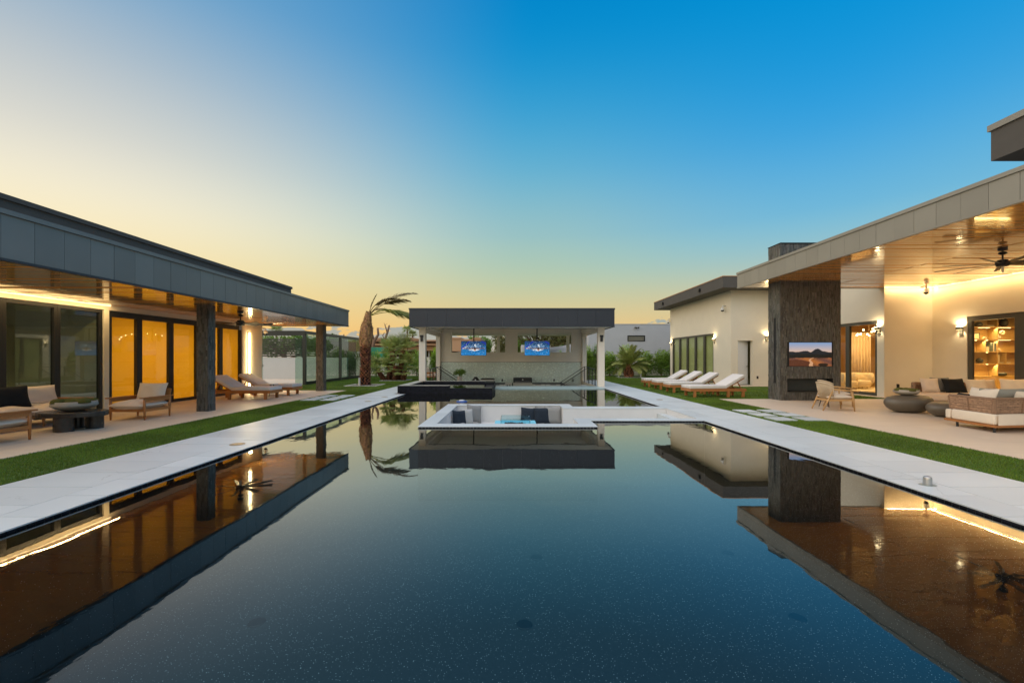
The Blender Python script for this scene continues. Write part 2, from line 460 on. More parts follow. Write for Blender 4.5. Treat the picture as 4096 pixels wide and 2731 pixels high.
def make_pool_floor_mat():
    m = bpy.data.materials.new('pool_finish')
    t = nodes(m); N = t.nodes.new; L = t.links.new; p = t.nodes['Principled BSDF']
    p.inputs['Roughness'].default_value = .6
    tc = N('ShaderNodeTexCoord')
    vo = N('ShaderNodeTexVoronoi'); vo.inputs['Scale'].default_value = 52; L(tc.outputs['Object'], vo.inputs['Vector'])
    dot = N('ShaderNodeMapRange'); dot.inputs[1].default_value = .15; dot.inputs[2].default_value = .26; dot.inputs[3].default_value = 1; dot.inputs[4].default_value = 0; L(vo.outputs['Distance'], dot.inputs[0])
    sp = N('ShaderNodeSeparateColor'); L(vo.outputs['Color'], sp.inputs[0])
    th = N('ShaderNodeMapRange'); th.inputs[1].default_value = .62; th.inputs[2].default_value = 1.0; L(sp.outputs[0], th.inputs[0])
    mm = N('ShaderNodeMath'); mm.operation = 'MULTIPLY'; L(dot.outputs[0], mm.inputs[0]); L(th.outputs[0], mm.inputs[1])
    nz = N('ShaderNodeTexNoise'); nz.inputs['Scale'].default_value = 30; nz.inputs['Detail'].default_value = 4; L(tc.outputs['Object'], nz.inputs['Vector'])
    b = N('ShaderNodeMix'); b.data_type = 'RGBA'; L(nz.outputs[0], b.inputs[0])
    b.inputs[6].default_value = (.020, .028, .030, 1); b.inputs[7].default_value = (.040, .048, .049, 1)
    mx = N('ShaderNodeMix'); mx.data_type = 'RGBA'; L(mm.outputs[0], mx.inputs[0]); L(b.outputs[2], mx.inputs[6]); mx.inputs[7].default_value = (.92, .95, .95, 1)
    L(mx.outputs[2], p.inputs['Base Color'])
    return m
M['pool_finish'] = make_pool_floor_mat()

def make_water(name='water', amp=.08, ior=1.34):
    m = bpy.data.materials.new(name)
    t = nodes(m); N = t.nodes.new; L = t.links.new
    t.nodes.remove(t.nodes['Principled BSDF']); out = t.nodes['Material Output']
    tc = N('ShaderNodeTexCoord'); mp = N('ShaderNodeMapping'); mp.inputs['Scale'].default_value = (1.4, .8, 1); L(tc.outputs['Object'], mp.inputs[0])
    n1 = N('ShaderNodeTexNoise'); n1.inputs['Scale'].default_value = 1.6; n1.inputs['Detail'].default_value = 4; L(mp.outputs[0], n1.inputs['Vector'])
    # only patches of the surface are stirred
    n2 = N('ShaderNodeTexNoise'); n2.inputs['Scale'].default_value = .33; n2.inputs['Detail'].default_value = 2; L(tc.outputs['Object'], n2.inputs['Vector'])
    g = N('ShaderNodeMapRange'); g.inputs[1].default_value = .42; g.inputs[2].default_value = .72; g.inputs[3].default_value = .06; g.inputs[4].default_value = 1.0; L(n2.outputs[0], g.inputs[0])
    mu = N('ShaderNodeMath'); mu.operation = 'MULTIPLY'; L(n1.outputs[0], mu.inputs[0]); L(g.outputs[0], mu.inputs[1])
    bp = N('ShaderNodeBump'); bp.inputs['Strength'].default_value = amp; bp.inputs['Distance'].default_value = .05; L(mu.outputs[0], bp.inputs['Height'])
    fr = N('ShaderNodeFresnel'); fr.inputs['IOR'].default_value = ior; L(bp.outputs[0], fr.inputs['Normal'])
    tr = N('ShaderNodeBsdfTransparent'); tr.inputs[0].default_value = (.60, .80, .85, 1)
    gl = N('ShaderNodeBsdfGlossy'); gl.inputs['Roughness'].default_value = .015; L(bp.outputs[0], gl.inputs['Normal'])
    # reflectance of the still water against Fresnel's value for one clean surface
    i2 = N('ShaderNodeValToRGB'); cr = i2.color_ramp
    while len(cr.elements) < 6: cr.elements.new(.5)
    for e, (p_, v) in zip(cr.elements, ((0, .015), (.05, .062), (.10, .23), (.20, .52), (.42, .80), (1, 1))): e.position = p_; e.color = (v, v, v, 1)
    L(fr.outputs[0], i2.inputs[0])
    mx = N('ShaderNodeMixShader'); L(i2.outputs[0], mx.inputs[0]); L(tr.outputs[0], mx.inputs[1]); L(gl.outputs[0], mx.inputs[2])
    L(mx.outputs[0], out.inputs['Surface'])
    return m
M['water'] = make_water()
M['water_spa'] = make_water('water_spa', .02)

def make_shade():
    """amber roller shade: light from the lamps in the room passes through the cloth"""
    m = bpy.data.materials.new('shade_cloth')
    t = nodes(m); N = t.nodes.new; L = t.links.new
    t.nodes.remove(t.nodes['Principled BSDF']); out = t.nodes['Material Output']
    tc = N('ShaderNodeTexCoord'); mp = N('ShaderNodeMapping'); mp.inputs['Scale'].default_value = (1, .9, .25); L(tc.outputs['Object'], mp.inputs[0])
    nz = N('ShaderNodeTexNoise'); nz.inputs['Scale'].default_value = 1.2; nz.inputs['Detail'].default_value = 2; L(mp.outputs[0], nz.inputs['Vector'])
    mx = N('ShaderNodeMix'); mx.data_type = 'RGBA'; L(nz.outputs[0], mx.inputs[0])
    mx.inputs[6].default_value = (.84, .52, .065, 1); mx.inputs[7].default_value = (.90, .62, .13, 1)
    tl = N('ShaderNodeBsdfTranslucent'); L(mx.outputs[2], tl.inputs[0])
    df = N('ShaderNodeBsdfDiffuse'); df.inputs[0].default_value = (.35, .25, .07, 1)
    ms = N('ShaderNodeMixShader'); ms.inputs[0].default_value = .25; L(tl.outputs[0], ms.inputs[1]); L(df.outputs[0], ms.inputs[2])
    L(ms.outputs[0], out.inputs['Surface'])
    return m
M['shade_amber'] = make_shade()
def make_shade_green():
    m = pm('shade_olive', (.30, .30, .16), .8, .06, 1)
    p = m.node_tree.nodes['Principled BSDF']
    p.inputs['Emission Color'].default_value = (.42, .40, .12, 1); p.inputs['Emission Strength'].default_value = .22
    return m
M['shade_olive'] = make_shade_green()
def make_screen():
    m = bpy.data.materials.new('screen')
    t = nodes(m); p = t.nodes['Principled BSDF']
    a = t.nodes.new('ShaderNodeAttribute'); a.attribute_name = 'col'
    t.links.new(a.outputs['Color'], p.inputs['Emission Color']); p.inputs['Emission Strength'].default_value = .78
    p.inputs['Base Color'].default_value = (.01, .01, .01, 1); p.inputs['Roughness'].default_value = .25
    return m
M['screen'] = make_screen()

# ================================================================== SETTING
WZ = -0.037                     # water level; decks are at z = 0
PX0, PX1 = -4.42, 4.65          # pool walls
# ground
g = MB()
def sheet(b, x0, x1, y0, y1, z): b.add([(x0, y0, z), (x1, y0, z), (x1, y1, z), (x0, y1, z)], [(0, 1, 2, 3)])
for a in ((-300, -4.74, -30, 500), (4.97, 300, -30, 500), (-4.74, 4.97, -30, .28), (-4.74, 4.97, 29.0, 500)):
    sheet(g, *a, -.036)
struct(g.build('ground', M['soil']))
lw = MB()
for a in ((-7.58, -6.004, -3.0, 19.4), (-24, -6.004, 19.404, 36), (6.194, 7.616, -3.0, 15.37), (6.194, 14.1, 15.374, 38), (-6.004, -4.98, 27.6, 36), (-4.98, 6.194, 29.3, 38)):
    sheet(lw, *a, -.014)
struct(lw.build('lawn', M['turf']))

# artificial turf blades
def blades(rects, dens, h, w, name):
    P = []
    for x0, x1, y0, y1 in rects:
        n = int((x1 - x0) * (y1 - y0) * dens)
        P.append(np.stack([RNG.uniform(x0, x1, n), RNG.uniform(y0, y1, n)], 1))
    P = np.concatenate(P); n = len(P)
    a = RNG.uniform(0, 2 * PI, n); hh = h * RNG.uniform(.6, 1.15, n); ww = w * RNG.uniform(.7, 1.2, n)
    lx = RNG.normal(0, .5, n) * hh; ly = RNG.normal(0, .5, n) * hh
    V = np.zeros((n, 3, 3), np.float32)
    V[:, 0, 0] = P[:, 0] - np.cos(a) * ww / 2; V[:, 0, 1] = P[:, 1] - np.sin(a) * ww / 2; V[:, 0, 2] = -.016
    V[:, 1, 0] = P[:, 0] + np.cos(a) * ww / 2; V[:, 1, 1] = P[:, 1] + np.sin(a) * ww / 2; V[:, 1, 2] = -.016
    V[:, 2, 0] = P[:, 0] + lx; V[:, 2, 1] = P[:, 1] + ly; V[:, 2, 2] = hh - .012
    me = bpy.data.meshes.new(name)
    me.vertices.add(3 * n); me.vertices.foreach_set('co', V.ravel())
    me.loops.add(3 * n); me.loops.foreach_set('vertex_index', np.arange(3 * n, dtype=np.int32))
    me.polygons.add(n); me.polygons.foreach_set('loop_start', np.arange(0, 3 * n, 3, dtype=np.int32)); me.polygons.foreach_set('loop_total', np.full(n, 3, np.int32))
    me.update()
    at = me.color_attributes.new('col', 'FLOAT_COLOR', 'POINT')
    c = np.ones((n, 3, 4), np.float32); k = RNG.uniform(.55, 1.5, n) * (1 + .16 * np.sin(P[:, 0] * 2.3 + 1.7 * np.sin(P[:, 1] * 1.1)) + .12 * np.sin(P[:, 1] * 3.1 + P[:, 0])); y = RNG.uniform(.8, 1.4, n)
    c[:, :, 0] = (k * y)[:, None]; c[:, :, 1] = k[:, None]; c[:, :, 2] = (k * .8)[:, None]
    at.data.foreach_set('color', c.ravel())
    me.materials.append(M['grass'])
    o = bpy.data.objects.new(name, me); COL.objects.link(o); o['kind'] = 'stuff'
    return o
blades([(-7.575, -6.01, 4.4, 19.4), (6.2, 7.61, 4.4, 15.37)], 4200, .028, .008, 'grass')
blades([(-11.4, -6.01, 19.41, 25), (-8.0, -6.01, 25, 34), (-6.0, -5.0, 27.7, 34), (-11.4, -8.0, 25, 33), (6.2, 12.0, 15.38, 30), (6.2, 12.2, 30, 34), (12.2, 14.0, 15.4, 22)], 800, .036, .014, 'grass')

# pool basin
b = MB()
b.box(PX0 - .32, PX1 + .32, .28, 21.0, -1.9, -1.62)
b.box(PX0 - .32, PX0, .28, 21.0, -1.62, -.035); b.box(PX1, PX1 + .32, .28, 21.0, -1.62, -.035)
b.box(PX0, PX1, .28, .6, -1.62, -.035); b.box(PX0, PX1, 20.72, 21.0, -1.62, -.07)
basin = struct(b.build('pool_basin', M['pool_finish']))
# waterline tile, a 12 cm mosaic band under the coping (joined: single tiles are about a pixel)
def tile_band(parent, runs, zt=-.0135, zb=-.16):
    mb = MB()
    for (x0, y0, x1, y1, nx, ny) in runs:
        L_ = math.hypot(x1 - x0, y1 - y0); n = max(1, int(L_ / .075)); dx, dy = (x1 - x0) / L_, (y1 - y0) / L_
        for i in range(n):
            s0, s1 = i * L_ / n + .003, (i + 1) * L_ / n - .003
            for r in range(4):
                z1 = zt - r * (zt - zb) / 4 - .0015; z0 = zt - (r + 1) * (zt - zb) / 4 + .0015
                k = random.uniform(.5, 1.7); e = random.uniform(.003, .006)
                a = (x0 + dx * s0 + nx * e, y0 + dy * s0 + ny * e); c = (x0 + dx * s1 + nx * e, y0 + dy * s1 + ny * e)
                mb.add([(*a, z0), (*c, z0), (*c, z1), (*a, z1)], [(0, 1, 2, 3)], (k, k, k * 1.1))
    o = mb.build('waterline_tile', M['dark_tile'], parent); o['kind'] = 'stuff'
    return o
tile_band(basin, [(PX0, .6, PX0, 17.95, 1, 0), (PX1, 20.7, PX1, 13.0, -1, 0), (PX1, 10.05, PX1, .6, -1, 0)])
for (x, y) in ((.16, 4.92), (3.45, 5.05), (-3.0, 4.96), (.40, 6.58), (3.47, 6.72), (-3.85, 3.05), (3.55, 3.1)):
    inst_ = MB().lathe([(.095, -.01), (.095, .004), (.085, .008), (.03, .009)], 20).build('drain_cover', M['black_metal'] if y > 4 else M['white_plastic'], basin, loc=(x, y, -1.62))

# water sheet (with the seating island left out)
wv = MB()
xs = [PX0, -2.015, 1.885, PX1]; ys = [.6, 9.205, 10.085, 12.965, 13.675, 20.72]
for i in range(3):
    for j in range(5):
        if i == 1 and 1 <= j <= 3: continue
        if i == 2 and j == 2: continue
        wv.add([(xs[i], ys[j], WZ), (xs[i + 1], ys[j], WZ), (xs[i + 1], ys[j + 1], WZ), (xs[i], ys[j + 1], WZ)], [(0, 1, 2, 3)])
struct(wv.build('pool_water', M['water'], merge=True))

# coping: porcelain slabs, one object each
cop = struct(MB().box(-6.0, -4.76, -2.2, 27.5, -.05, -.0135).box(4.99, 6.19, -2.2, 27.5, -.05, -.0135).box(-4.76, 4.99, -2.2, .27, -.05, -.0135).build('coping', M['soil']))
slabs = {}
def slab(parent, x0, x1, y0, y1, z1=0.0, t=.013, mat='porcelain', name='coping_slab'):
    key = (round(x1 - x0, 3), round(y1 - y0, 3), t, mat)
    if key not in slabs:
        o = MB().box(-(x1 - x0) / 2, (x1 - x0) / 2, -(y1 - y0) / 2, (y1 - y0) / 2, -t, 0).build(name, M[mat], parent)
        slabs[key] = o.data
    else:
        o = bpy.data.objects.new(name, slabs[key]); COL.objects.link(o); o.parent = parent
    o.location = ((x0 + x1) / 2, (y0 + y1) / 2, z1 + random.uniform(-.0008, .0008))
    return o
J = .0034
y = -2.148; k = 0
while y < 27.4:
    y2 = min(y + .612, 27.45)
    if y < 17.2:
        if y2 > 17.9: y2 = 17.95
        slab(cop, -4.87 + J, -4.40, y + J, y2 - J)
    off = .306
    slab(cop, -6.0, -4.87 - J, y + off + J, y2 + off - J)
    y += .612; k += 1
y = -2.148
while y < 27.4:
    y2 = y + .612
    if y < 22.2: slab(cop, 4.63, 5.10 - J, y + J, y2 - J)
    slab(cop, 5.10 + J, 6.19, y + .306 + J, y2 + .306 - J)
    y += .612
slab(cop, 4.63, 5.10 - J, 22.33, 27.4)
for i in range(15):
    xa_ = -4.38 + i * 9.0 / 15
    slab(cop, xa_ + J, xa_ + .6 - J, .12, .62); slab(cop, xa_ + J, xa_ + .6 - J, -2.15, .12 - J)

# the two porcelain patios
for name, x0, x1, y0, y1, tx, ty in (('patio', -13.2, -7.584, 2.6, 19.4, 1.22, .61), ('patio', 7.62, 16.6, 2.6, 15.37, 1.22, .61)):
    pb = struct(MB().box(x0, x1, y0, y1, -.05, -.016).build(name, M['grout']))
    nx = math.ceil((x1 - x0) / tx); ny = math.ceil((y1 - y0) / ty)
    for j in range(ny):
        o_ = (j % 2) * .61 * 0
        for i in range(nx):
            a0 = x0 + i * tx; a1 = min(x1, a0 + tx)
            b0 = y0 + j * ty; b1 = min(y1, b0 + ty)
            if name == 'patio' and x0 < 0 and a1 < -11.9: continue
            slab(pb, a0 + .0012, a1 - .0012, b0 + .0012, b1 - .0012, 0, .014, 'patio', 'patio_tile')
# paving strips by the white wing and the sliding door
pv = struct(MB().box(11.5, 16, 22.2, 23.2, -.05, -.002).box(11.35, 12.15, 23.2, 32.5, -.05, -.002).box(14.0, 16.6, 15.37, 17.5, -.05, -.002).build('paving', M['patio']))

# stepping stones
for side, cols, ys_ in ((-1, ((-7.40, -6.90), (-6.72, -6.22)), (15.02, 15.78, 16.54)), (1, ((6.36, 6.86), (7.07, 7.55)), (10.30, 11.05, 11.80))):
    for j, yy in enumerate(ys_):
        for i, (xa, xb) in enumerate(cols):
            o = MB().box(-.25, .25, -.27, .27, -.012, .019).build('stepping_stone', M['porcelain'], loc=((xa + xb) / 2, yy, 0), bevel=.004)
            pool_side = (i == 1) if side < 0 else (i == 0)
            tag(o, 'pale square stepping stone in the turf beside the %s patio, %s row, %s' % (
                'lounger' if side < 0 else 'fireplace', ('nearest', 'middle', 'farthest')[j], 'pool side' if pool_side else 'patio side'),
                'stepping stone', 'square stepping stones set in the turf strips')
# ================================================================== SUNKEN SEATING ISLAND
isl = thing('sunken_lounge', 'white sunken seating pit standing in the pool with a stepped walkway from the deck', 'seating pit', (0, 0, 0))
ZB = -1.6; FL = -.93
w = MB()      # outer shell walls; inner faces are plastered white
w.box(-2.02, -1.70, 9.20, 13.68, ZB, -.014); w.box(-1.70, 1.56, 9.20, 9.57, ZB, -.014)
w.box(1.56, 1.89, 9.20, 10.42, ZB, -.014)
w.box(-1.70, 1.56, 13.28, 13.68, ZB, -.014); w.box(1.56, 1.89, 12.54, 13.68, ZB, -.014)
w.box(1.89, 4.68, 10.08, 10.42, ZB, -.014); w.box(1.89, 4.68, 12.54, 12.97, ZB, -.014)
w.build('pit_wall', M['render_white'], isl)
sk = MB()     # submerged outer faces carry the dark pool finish
sk.box(-2.03, 1.90, 9.188, 9.197, ZB, -.162); sk.box(-2.031, -2.022, 9.2, 13.69, ZB, -.162); sk.box(1.892, 1.90, 9.2, 10.07, ZB, -.162)
sk.box(1.90, 4.64, 10.068, 10.077, ZB, -.162); sk.box(1.90, 4.64, 12.972, 12.98, ZB, -.162); sk.box(1.892, 1.90, 12.98, 13.69, ZB, -.162); sk.box(-2.03, 1.90, 13.682, 13.69, ZB, -.162)
sk.build('pool_lining', M['pool_finish'], isl)
MB().box(-1.70, 1.56, 9.57, 13.28, -1.1, FL).box(1.56, 4.68, 10.42, 12.54, -1.1, FL).build('pit_floor', M['porcelain'], isl)
for k in range(6):
    z = -.155 * (k + 1); x1 = 4.68 - .3 * k
    MB().box(x1 - .31, x1, 10.42, 12.54, FL, z).build('step', M['porcelain'], isl)
MB().box(4.638, 4.676, 10.425, 12.535, FL, -.014).build('end_wall', M['render_white'], isl)
MB().box(-1.70, -1.15, 9.9, 13.28, FL, -.53).box(-1.15, 1.56, 12.72, 13.28, FL, -.53).build('bench', M['render_white'], isl)
# rim slabs, one object each
def rim_run(x0, x1, y0, y1, along):
    L_ = (x1 - x0) if along == 'x' else (y1 - y0); n = max(1, round(L_ / .61))
    for i in range(n):
        a, c = i * L_ / n + J * .6, (i + 1) * L_ / n - J * .6
        if along == 'x': slab(isl, x0 + a, x0 + c, y0, y1, name='rim_slab')
        else: slab(isl, x0, x1, y0 + a, y0 + c, name='rim_slab')
rim_run(-2.04, 1.91, 9.18, 9.59, 'x'); rim_run(-2.04, -1.69, 9.592, 13.26, 'y'); rim_run(-2.04, 1.91, 13.262, 13.70, 'x')
rim_run(1.55, 1.91, 9.592, 10.43, 'y'); rim_run(1.55, 1.91, 12.53, 13.26, 'y')
rim_run(1.912, 4.628, 10.06, 10.43, 'x'); rim_run(1.912, 4.628, 12.53, 12.99, 'x')
tile_band(isl, [(-2.02, 9.20, 1.89, 9.20, 0, -1), (1.89, 9.20, 1.89, 10.08, 1, 0), (1.89, 10.08, 4.65, 10.08, 0, -1), (-2.02, 13.68, -2.02, 9.20, -1, 0)])

# fire table
ft = thing('fire_table', 'blue glowing stone fire table with lava rock and glass guard in the seating pit', 'fire table', (.125, 11.4, FL))
MB().box(-.45, .45, -.55, .55, 0, .57).build('base', M['render_white'], ft)
tp = MB(); tp.box(-.57, .57, -.72, -.30, .58, .63); tp.box(-.57, .57, .30, .72, .58, .63); tp.box(-.57, -.30, -.30, .30, .58, .63); tp.box(.30, .57, -.30, .30, .58, .63)
tp.build('tabletop', M['onyx'], ft)
MB().box(-.30, .30, -.30, .30, .57, .605).build('burner_pan', M['black_metal'], ft)
rk = MB()
for i in range(70):
    rk.lathe([(.012, -.02), (.03, -.008), (.028, .012), (.01, .024)], 6, (random.uniform(-.26, .26), random.uniform(-.26, .26), .622 + random.uniform(0, .022)), random.uniform(.7, 1.3), random.uniform(.7, 1.3))
o = rk.build('lava_rock', M['stone_core'], ft); o['kind'] = 'stuff'
for (x0, x1, y0, y1) in ((-.38, .38, -.39, -.382), (-.38, .38, .382, .39), (-.39, -.382, -.38, .38), (.382, .39, -.38, .38)):
    MB().box(x0, x1, y0, y1, .632, .83).build('guard_pane', M['glass_guard'], ft)
for x in (-.385, .385):
    for yy in (-.385, .385):
        MB().box(x - .012, x + .012, yy - .012, yy + .012, .78, .81).build('corner_clip', M['steel'], ft)

def cushion(loc, size, t, lean, rz, mat, label, group=None, roll=0.0):
    mb = MB(); mb.pillow(size[0], size[1], t, (0, 0, size[1] / 2 * math.cos(roll) + size[0] * .5 * abs(math.sin(roll))), RY(roll))
    o = mb.build('cushion', M[mat], smooth=True)
    o.location = loc; o.rotation_euler = (-lean, 0, rz)
    md = o.modifiers.new('sub', 'SUBSURF'); md.levels = 1; md.render_levels = 1
    tag(o, label, 'cushion', group); return o
PG = 'cushions in the sunken seating pit'
cushion((-1.44, 12.12, -.53), (.52, .50), .20, .22, R(52), 'fabric_navy', 'dark navy cushion in the left corner of the pit, before a pale one', PG, .10)
cushion((-1.26, 12.50, -.53), (.50, .50), .16, .22, R(50), 'fabric_lightgrey', 'pale grey cushion squeezed between the dark navy and the tall grey cushion', PG, .12)
cushion((-1.08, 12.90, -.53), (.55, .55), .18, .26, R(40), 'fabric_grey', 'tall grey cushion standing on its corner by the back wall of the pit', PG, .18)
cushion((-1.54, 12.62, -.53), (.45, .46), .16, .2, R(75), 'fabric_lightgrey', 'light cushion half hidden behind the navy cushion in the left corner', PG)
cushion((.55, 12.98, -.53), (.52, .48), .20, .2, R(-6), 'fabric_navy', 'dark navy cushion behind the glass guard of the fire table', PG, .06)
cushion((.96, 12.88, -.53), (.52, .50), .20, .2, R(4), 'fabric_navy', 'dark navy cushion standing against the large grey one on the right', PG, -.03)
cushion((1.30, 12.92, -.53), (.58, .54), .20, .16, R(-6), 'fabric_grey', 'large grey cushion in the right corner of the seating pit', PG)
cushion((1.0, 13.16, -.53), (.5, .52), .14, .1, R(0), 'fabric_grey', 'grey cushion mostly hidden behind the two dark ones', PG)
for i, (x, yy) in enumerate(((-1.46, 10.3), (-1.30, 10.75))):
    o = MB().tube([(-.2, 0, .09), (-.19, 0, .09), (.19, 0, .09), (.2, 0, .09)], [.055, .09, .09, .055], 16).build('bolster', M['fabric_grey'], smooth=True, loc=(x, yy, -.36), rz=R(70))
    tag(o, ('grey bolster nearest the front rim at the left end of the pit', 'grey bolster just behind the front one in the left of the pit')[i], 'bolster', 'grey bolsters in the pit')
MB().box(-.22, .22, -.45, .45, 0, .17).build('bench_pad', M['fabric_lightgrey'], isl, bevel=.04, seg=3, loc=(-1.42, 10.5, -.53))

# ================================================================== SPA
spa = thing('raised_spa', 'raised spa clad in dark mosaic tile at the far left of the pool', 'spa', (0, 0, 0))
def tiled_wall(mb, x0, x1, y0, y1, z0, z1): mb.box(x0, x1, y0, y1, z0, z1)
w = MB()
ZT = .305
w.box(-4.85, -2.64, 18.0, 18.36, -1.6, ZT)          # high front left
w.box(-2.64, -.80, 18.0, 18.36, -1.6, .205)         # spillway
w.box(-4.85, -4.46, 18.36, 21.8, -1.6, ZT)          # left
w.box(-4.46, -.80, 21.44, 21.8, -1.6, ZT)           # back
w.box(-1.16, -.80, 18.36, 20.1, -1.6, .205); w.box(-1.26, -.80, 20.1, 21.44, -1.6, ZT + .01)
w.build('spa_wall', M['stone_core'], spa)
tm = MB()
def mosaic_face(mb, p, u, L_, H_, nrm, tw, th, gap=.003, lift=.004, cfun=None):
    p, u, nrm = Vector(p), Vector(u), Vector(nrm); n = int(L_ / tw); m_ = max(1, round(H_ / th)); zz = Vector((0, 0, 1)) if abs(nrm.z) < .5 else nrm.cross(u)
    for j in range(m_):
        o_ = (j % 2) * .5
        for i in range(n):
            a = (i + gap / tw) * L_ / n; c = (i + 1) * L_ / n - gap
            k = random.uniform(.55, 1.5); l = nrm * (lift + random.uniform(0, .002))
            q = [p + u * a + zz * (j * H_ / m_ + gap) + l, p + u * c + zz * (j * H_ / m_ + gap) + l, p + u * c + zz * ((j + 1) * H_ / m_ - gap) + l, p + u * a + zz * ((j + 1) * H_ / m_ - gap) + l]
            mb.add(q, [(0, 1, 2, 3)], (k * random.uniform(.9, 1.1), k, k * random.uniform(.95, 1.15)))
mosaic_face(tm, (-4.85, 18.0, -.03), (1, 0, 0), 2.21, ZT + .03, (0, -1, 0), .10, .048)
mosaic_face(tm, (-2.64, 18.0, -.1), (1, 0, 0), 1.84, .305, (0, -1, 0), .10, .048)
mosaic_face(tm, (-.80, 18.0, -.1), (0, 1, 0), 3.8, .305, (1, 0, 0), .10, .048)
mosaic_face(tm, (-4.46, 21.44, -.1), (1, 0, 0), 3.2, ZT + .1, (0, -1, 0), .10, .048)
mosaic_face(tm, (-1.26, 20.1, .1), (1, 0, 0), .46, ZT - .09, (0, -1, 0), .10, .048)
mosaic_face(tm, (-4.85, 21.8, -.03), (0, -1, 0), 3.8, ZT + .03, (-1, 0, 0), .10, .048)
o = tm.build('spa_tile', M['dark_tile'], spa); o['kind'] = 'stuff'
rm = MB()
rm.box(-4.86, -2.64, 17.99, 18.37, ZT, ZT + .006); rm.box(-4.86, -4.45, 18.37, 21.81, ZT, ZT + .006); rm.box(-4.45, -.79, 21.43, 21.81, ZT, ZT + .006)
rm.build('spa_rim', pm('spa_rim', (.40, .38, .33), .35, .5, 30, .6, 70), spa)  # dark tile made pale: the sky's reflection is put into its colour
MB().box(-1.27, -.79, 20.09, 21.43, ZT + .01, ZT + .018).build('spa_ledge', M['dark_tile'], spa)
sw = MB(); sw.add([(-4.47, 18.35, .212), (-1.15, 18.35, .212), (-1.15, 21.45, .212), (-4.47, 21.45, .212)], [(0, 1, 2, 3)])
sw.add([(-2.63, 17.998, .2105), (-.81, 17.998, .2105), (-.81, 18.35, .212), (-2.63, 18.35, .212)], [(0, 1, 2, 3)])
sw.build('spa_water', M['water_spa'], spa)
MB().box(-4.46, -1.16, 18.36, 21.44, -.9, -.7).build('spa_floor', M['pool_finish'], spa)

# blue floating robot / toy
fl = thing('pool_skimmer', 'small round blue and white pool skimmer floating beside the spa', 'pool skimmer', (-1.72, 14.75, WZ))
MB().lathe([(.05, -.05), (.17, -.03), (.21, 0), (.17, .03), (.06, .035)], 22).build('float_ring', pm('blue_plastic', (.03, .09, .32), .35), fl, smooth=True)
MB().lathe([(.10, .033), (.11, .05), (.06, .066)], 18).build('cap', M['white_plastic'], fl, smooth=True)

# ================================================================== SWIM-UP BAR
bar = thing('swim_up_bar', 'long pale teal stone bar ledge closing the far end of the pool', 'bar', (0, 0, 0))
n = 9
for i in range(n):
    x0 = -.79 + i * (4.62 + .79) / n
    slab(bar, x0 + J, x0 + (4.62 + .79) / n - J, 20.68, 22.35, .006, .04, 'teal_slab', 'bar_slab')
MB().box(-.79, 4.62, 21.0, 22.3, -1.0, -.036).build('bar_wall', M['stucco_pav'], bar)
tb = MB(); mosaic_face(tb, (-.79, 20.72, -.2), (1, 0, 0), 5.40, .165, (0, -1, 0), .06, .04)
o = tb.build('bar_tile', M['teal_slab'], bar); o['kind'] = 'stuff'

# ================================================================== POOL PAVILION
pav = thing('pool_pavilion', 'open pavilion with a dark flat roof and tiled kitchen wall at the pool end', 'pavilion', (0, 0, 0))
Y0, Y1 = 21.2, 30.2
# roof
rf = MB(); rf.box(-5.10, 5.21, Y0 + .03, Y1, 3.52, 3.98)
rf.box(-5.10, 5.21, Y0 + .03, 22.45, 3.085, 3.52); rf.box(-5.10, -4.42, 22.45, Y1, 3.085, 3.52); rf.box(4.53, 5.21, 22.45, Y1, 3.085, 3.52); rf.box(-4.42, 4.53, 28.9, Y1, 3.085, 3.52)
roof = rf.build('roof', M['soffit_white'], pav)
fa = MB()
fx = [-5.13 + (10.37) * i / 11 for i in range(12)]
for i in range(11):
    o = MB().box(fx[i] + .003, fx[i + 1] - .003, Y0, Y0 + .03, 3.10, 3.93).build('fascia_panel', M['metal_dark'], roof)
for xx in (-5.13, 5.21):
    for j in range(9):
        MB().box(xx, xx + .03, Y0 + .03 + j * .995 + .003, Y0 + .03 + (j + 1) * .995 - .003, 3.10, 3.93).build('fascia_panel', M['metal_dark'], roof)
MB().box(-5.15, 5.26, Y0 - .02, Y1, 3.93, 4.01).build('roof_cap', M['metal_dark'], roof)
MB().box(-5.145, 5.255, Y0 - .012, Y0 + .05, 3.06, 3.10).box(-5.145, -5.08, Y0 + .05, Y1, 3.06, 3.10).box(5.19, 5.255, Y0 + .05, Y1, 3.06, 3.10).build('drip_edge', M['metal_dark'], roof)
MB().box(-4.4, 4.5, 22.46, 22.52, 3.06, 3.085).build('soffit_black_trim', M['black_metal'], roof)  # thin black strip along the inner edge of the soffit
for x0 in (-4.81, 4.58):
    MB().box(x0, x0 + .335, 22.0, 22.335, -.02, 3.084).build('pillar', M['stucco_pav'], pav)
for x0 in (-4.80, 4.60):
    MB().box(x0, x0 + .26, 26.95, 27.22, -.02, 3.084).build('pillar', M['stucco_pav'], pav)
for x0 in (-.97, 3.9, -4.8):
    MB().box(x0, x0 + .2, 29.3, 29.5, -.02, 3.084).build('post', M['stucco_pav'], pav)
# inner side beams
for x0 in (-4.72, 4.57):
    MB().box(x0, x0 + .15, 22.34, 26.95, 2.86, 3.08).build('side_beam', M['stucco_pav'], pav)
# rear wall with two long openings
bw = MB()
xa = [-4.54, -3.84, -.364, .45, 3.93, 4.60]; za = [-1.0, 1.86, 3.15, 3.52]
for i in range(5):
    for j in range(3):
        if j == 1 and i in (1, 3): continue
        bw.box(xa[i], xa[i + 1], 27.22, 27.52, za[j], za[j + 1])
bw.build('rear_wall', M['stucco_pav'], pav)
MB().box(-4.54, 4.60, 27.205, 27.218, 1.215, 1.235).build('wall_trim', M['stucco_dark'], pav)
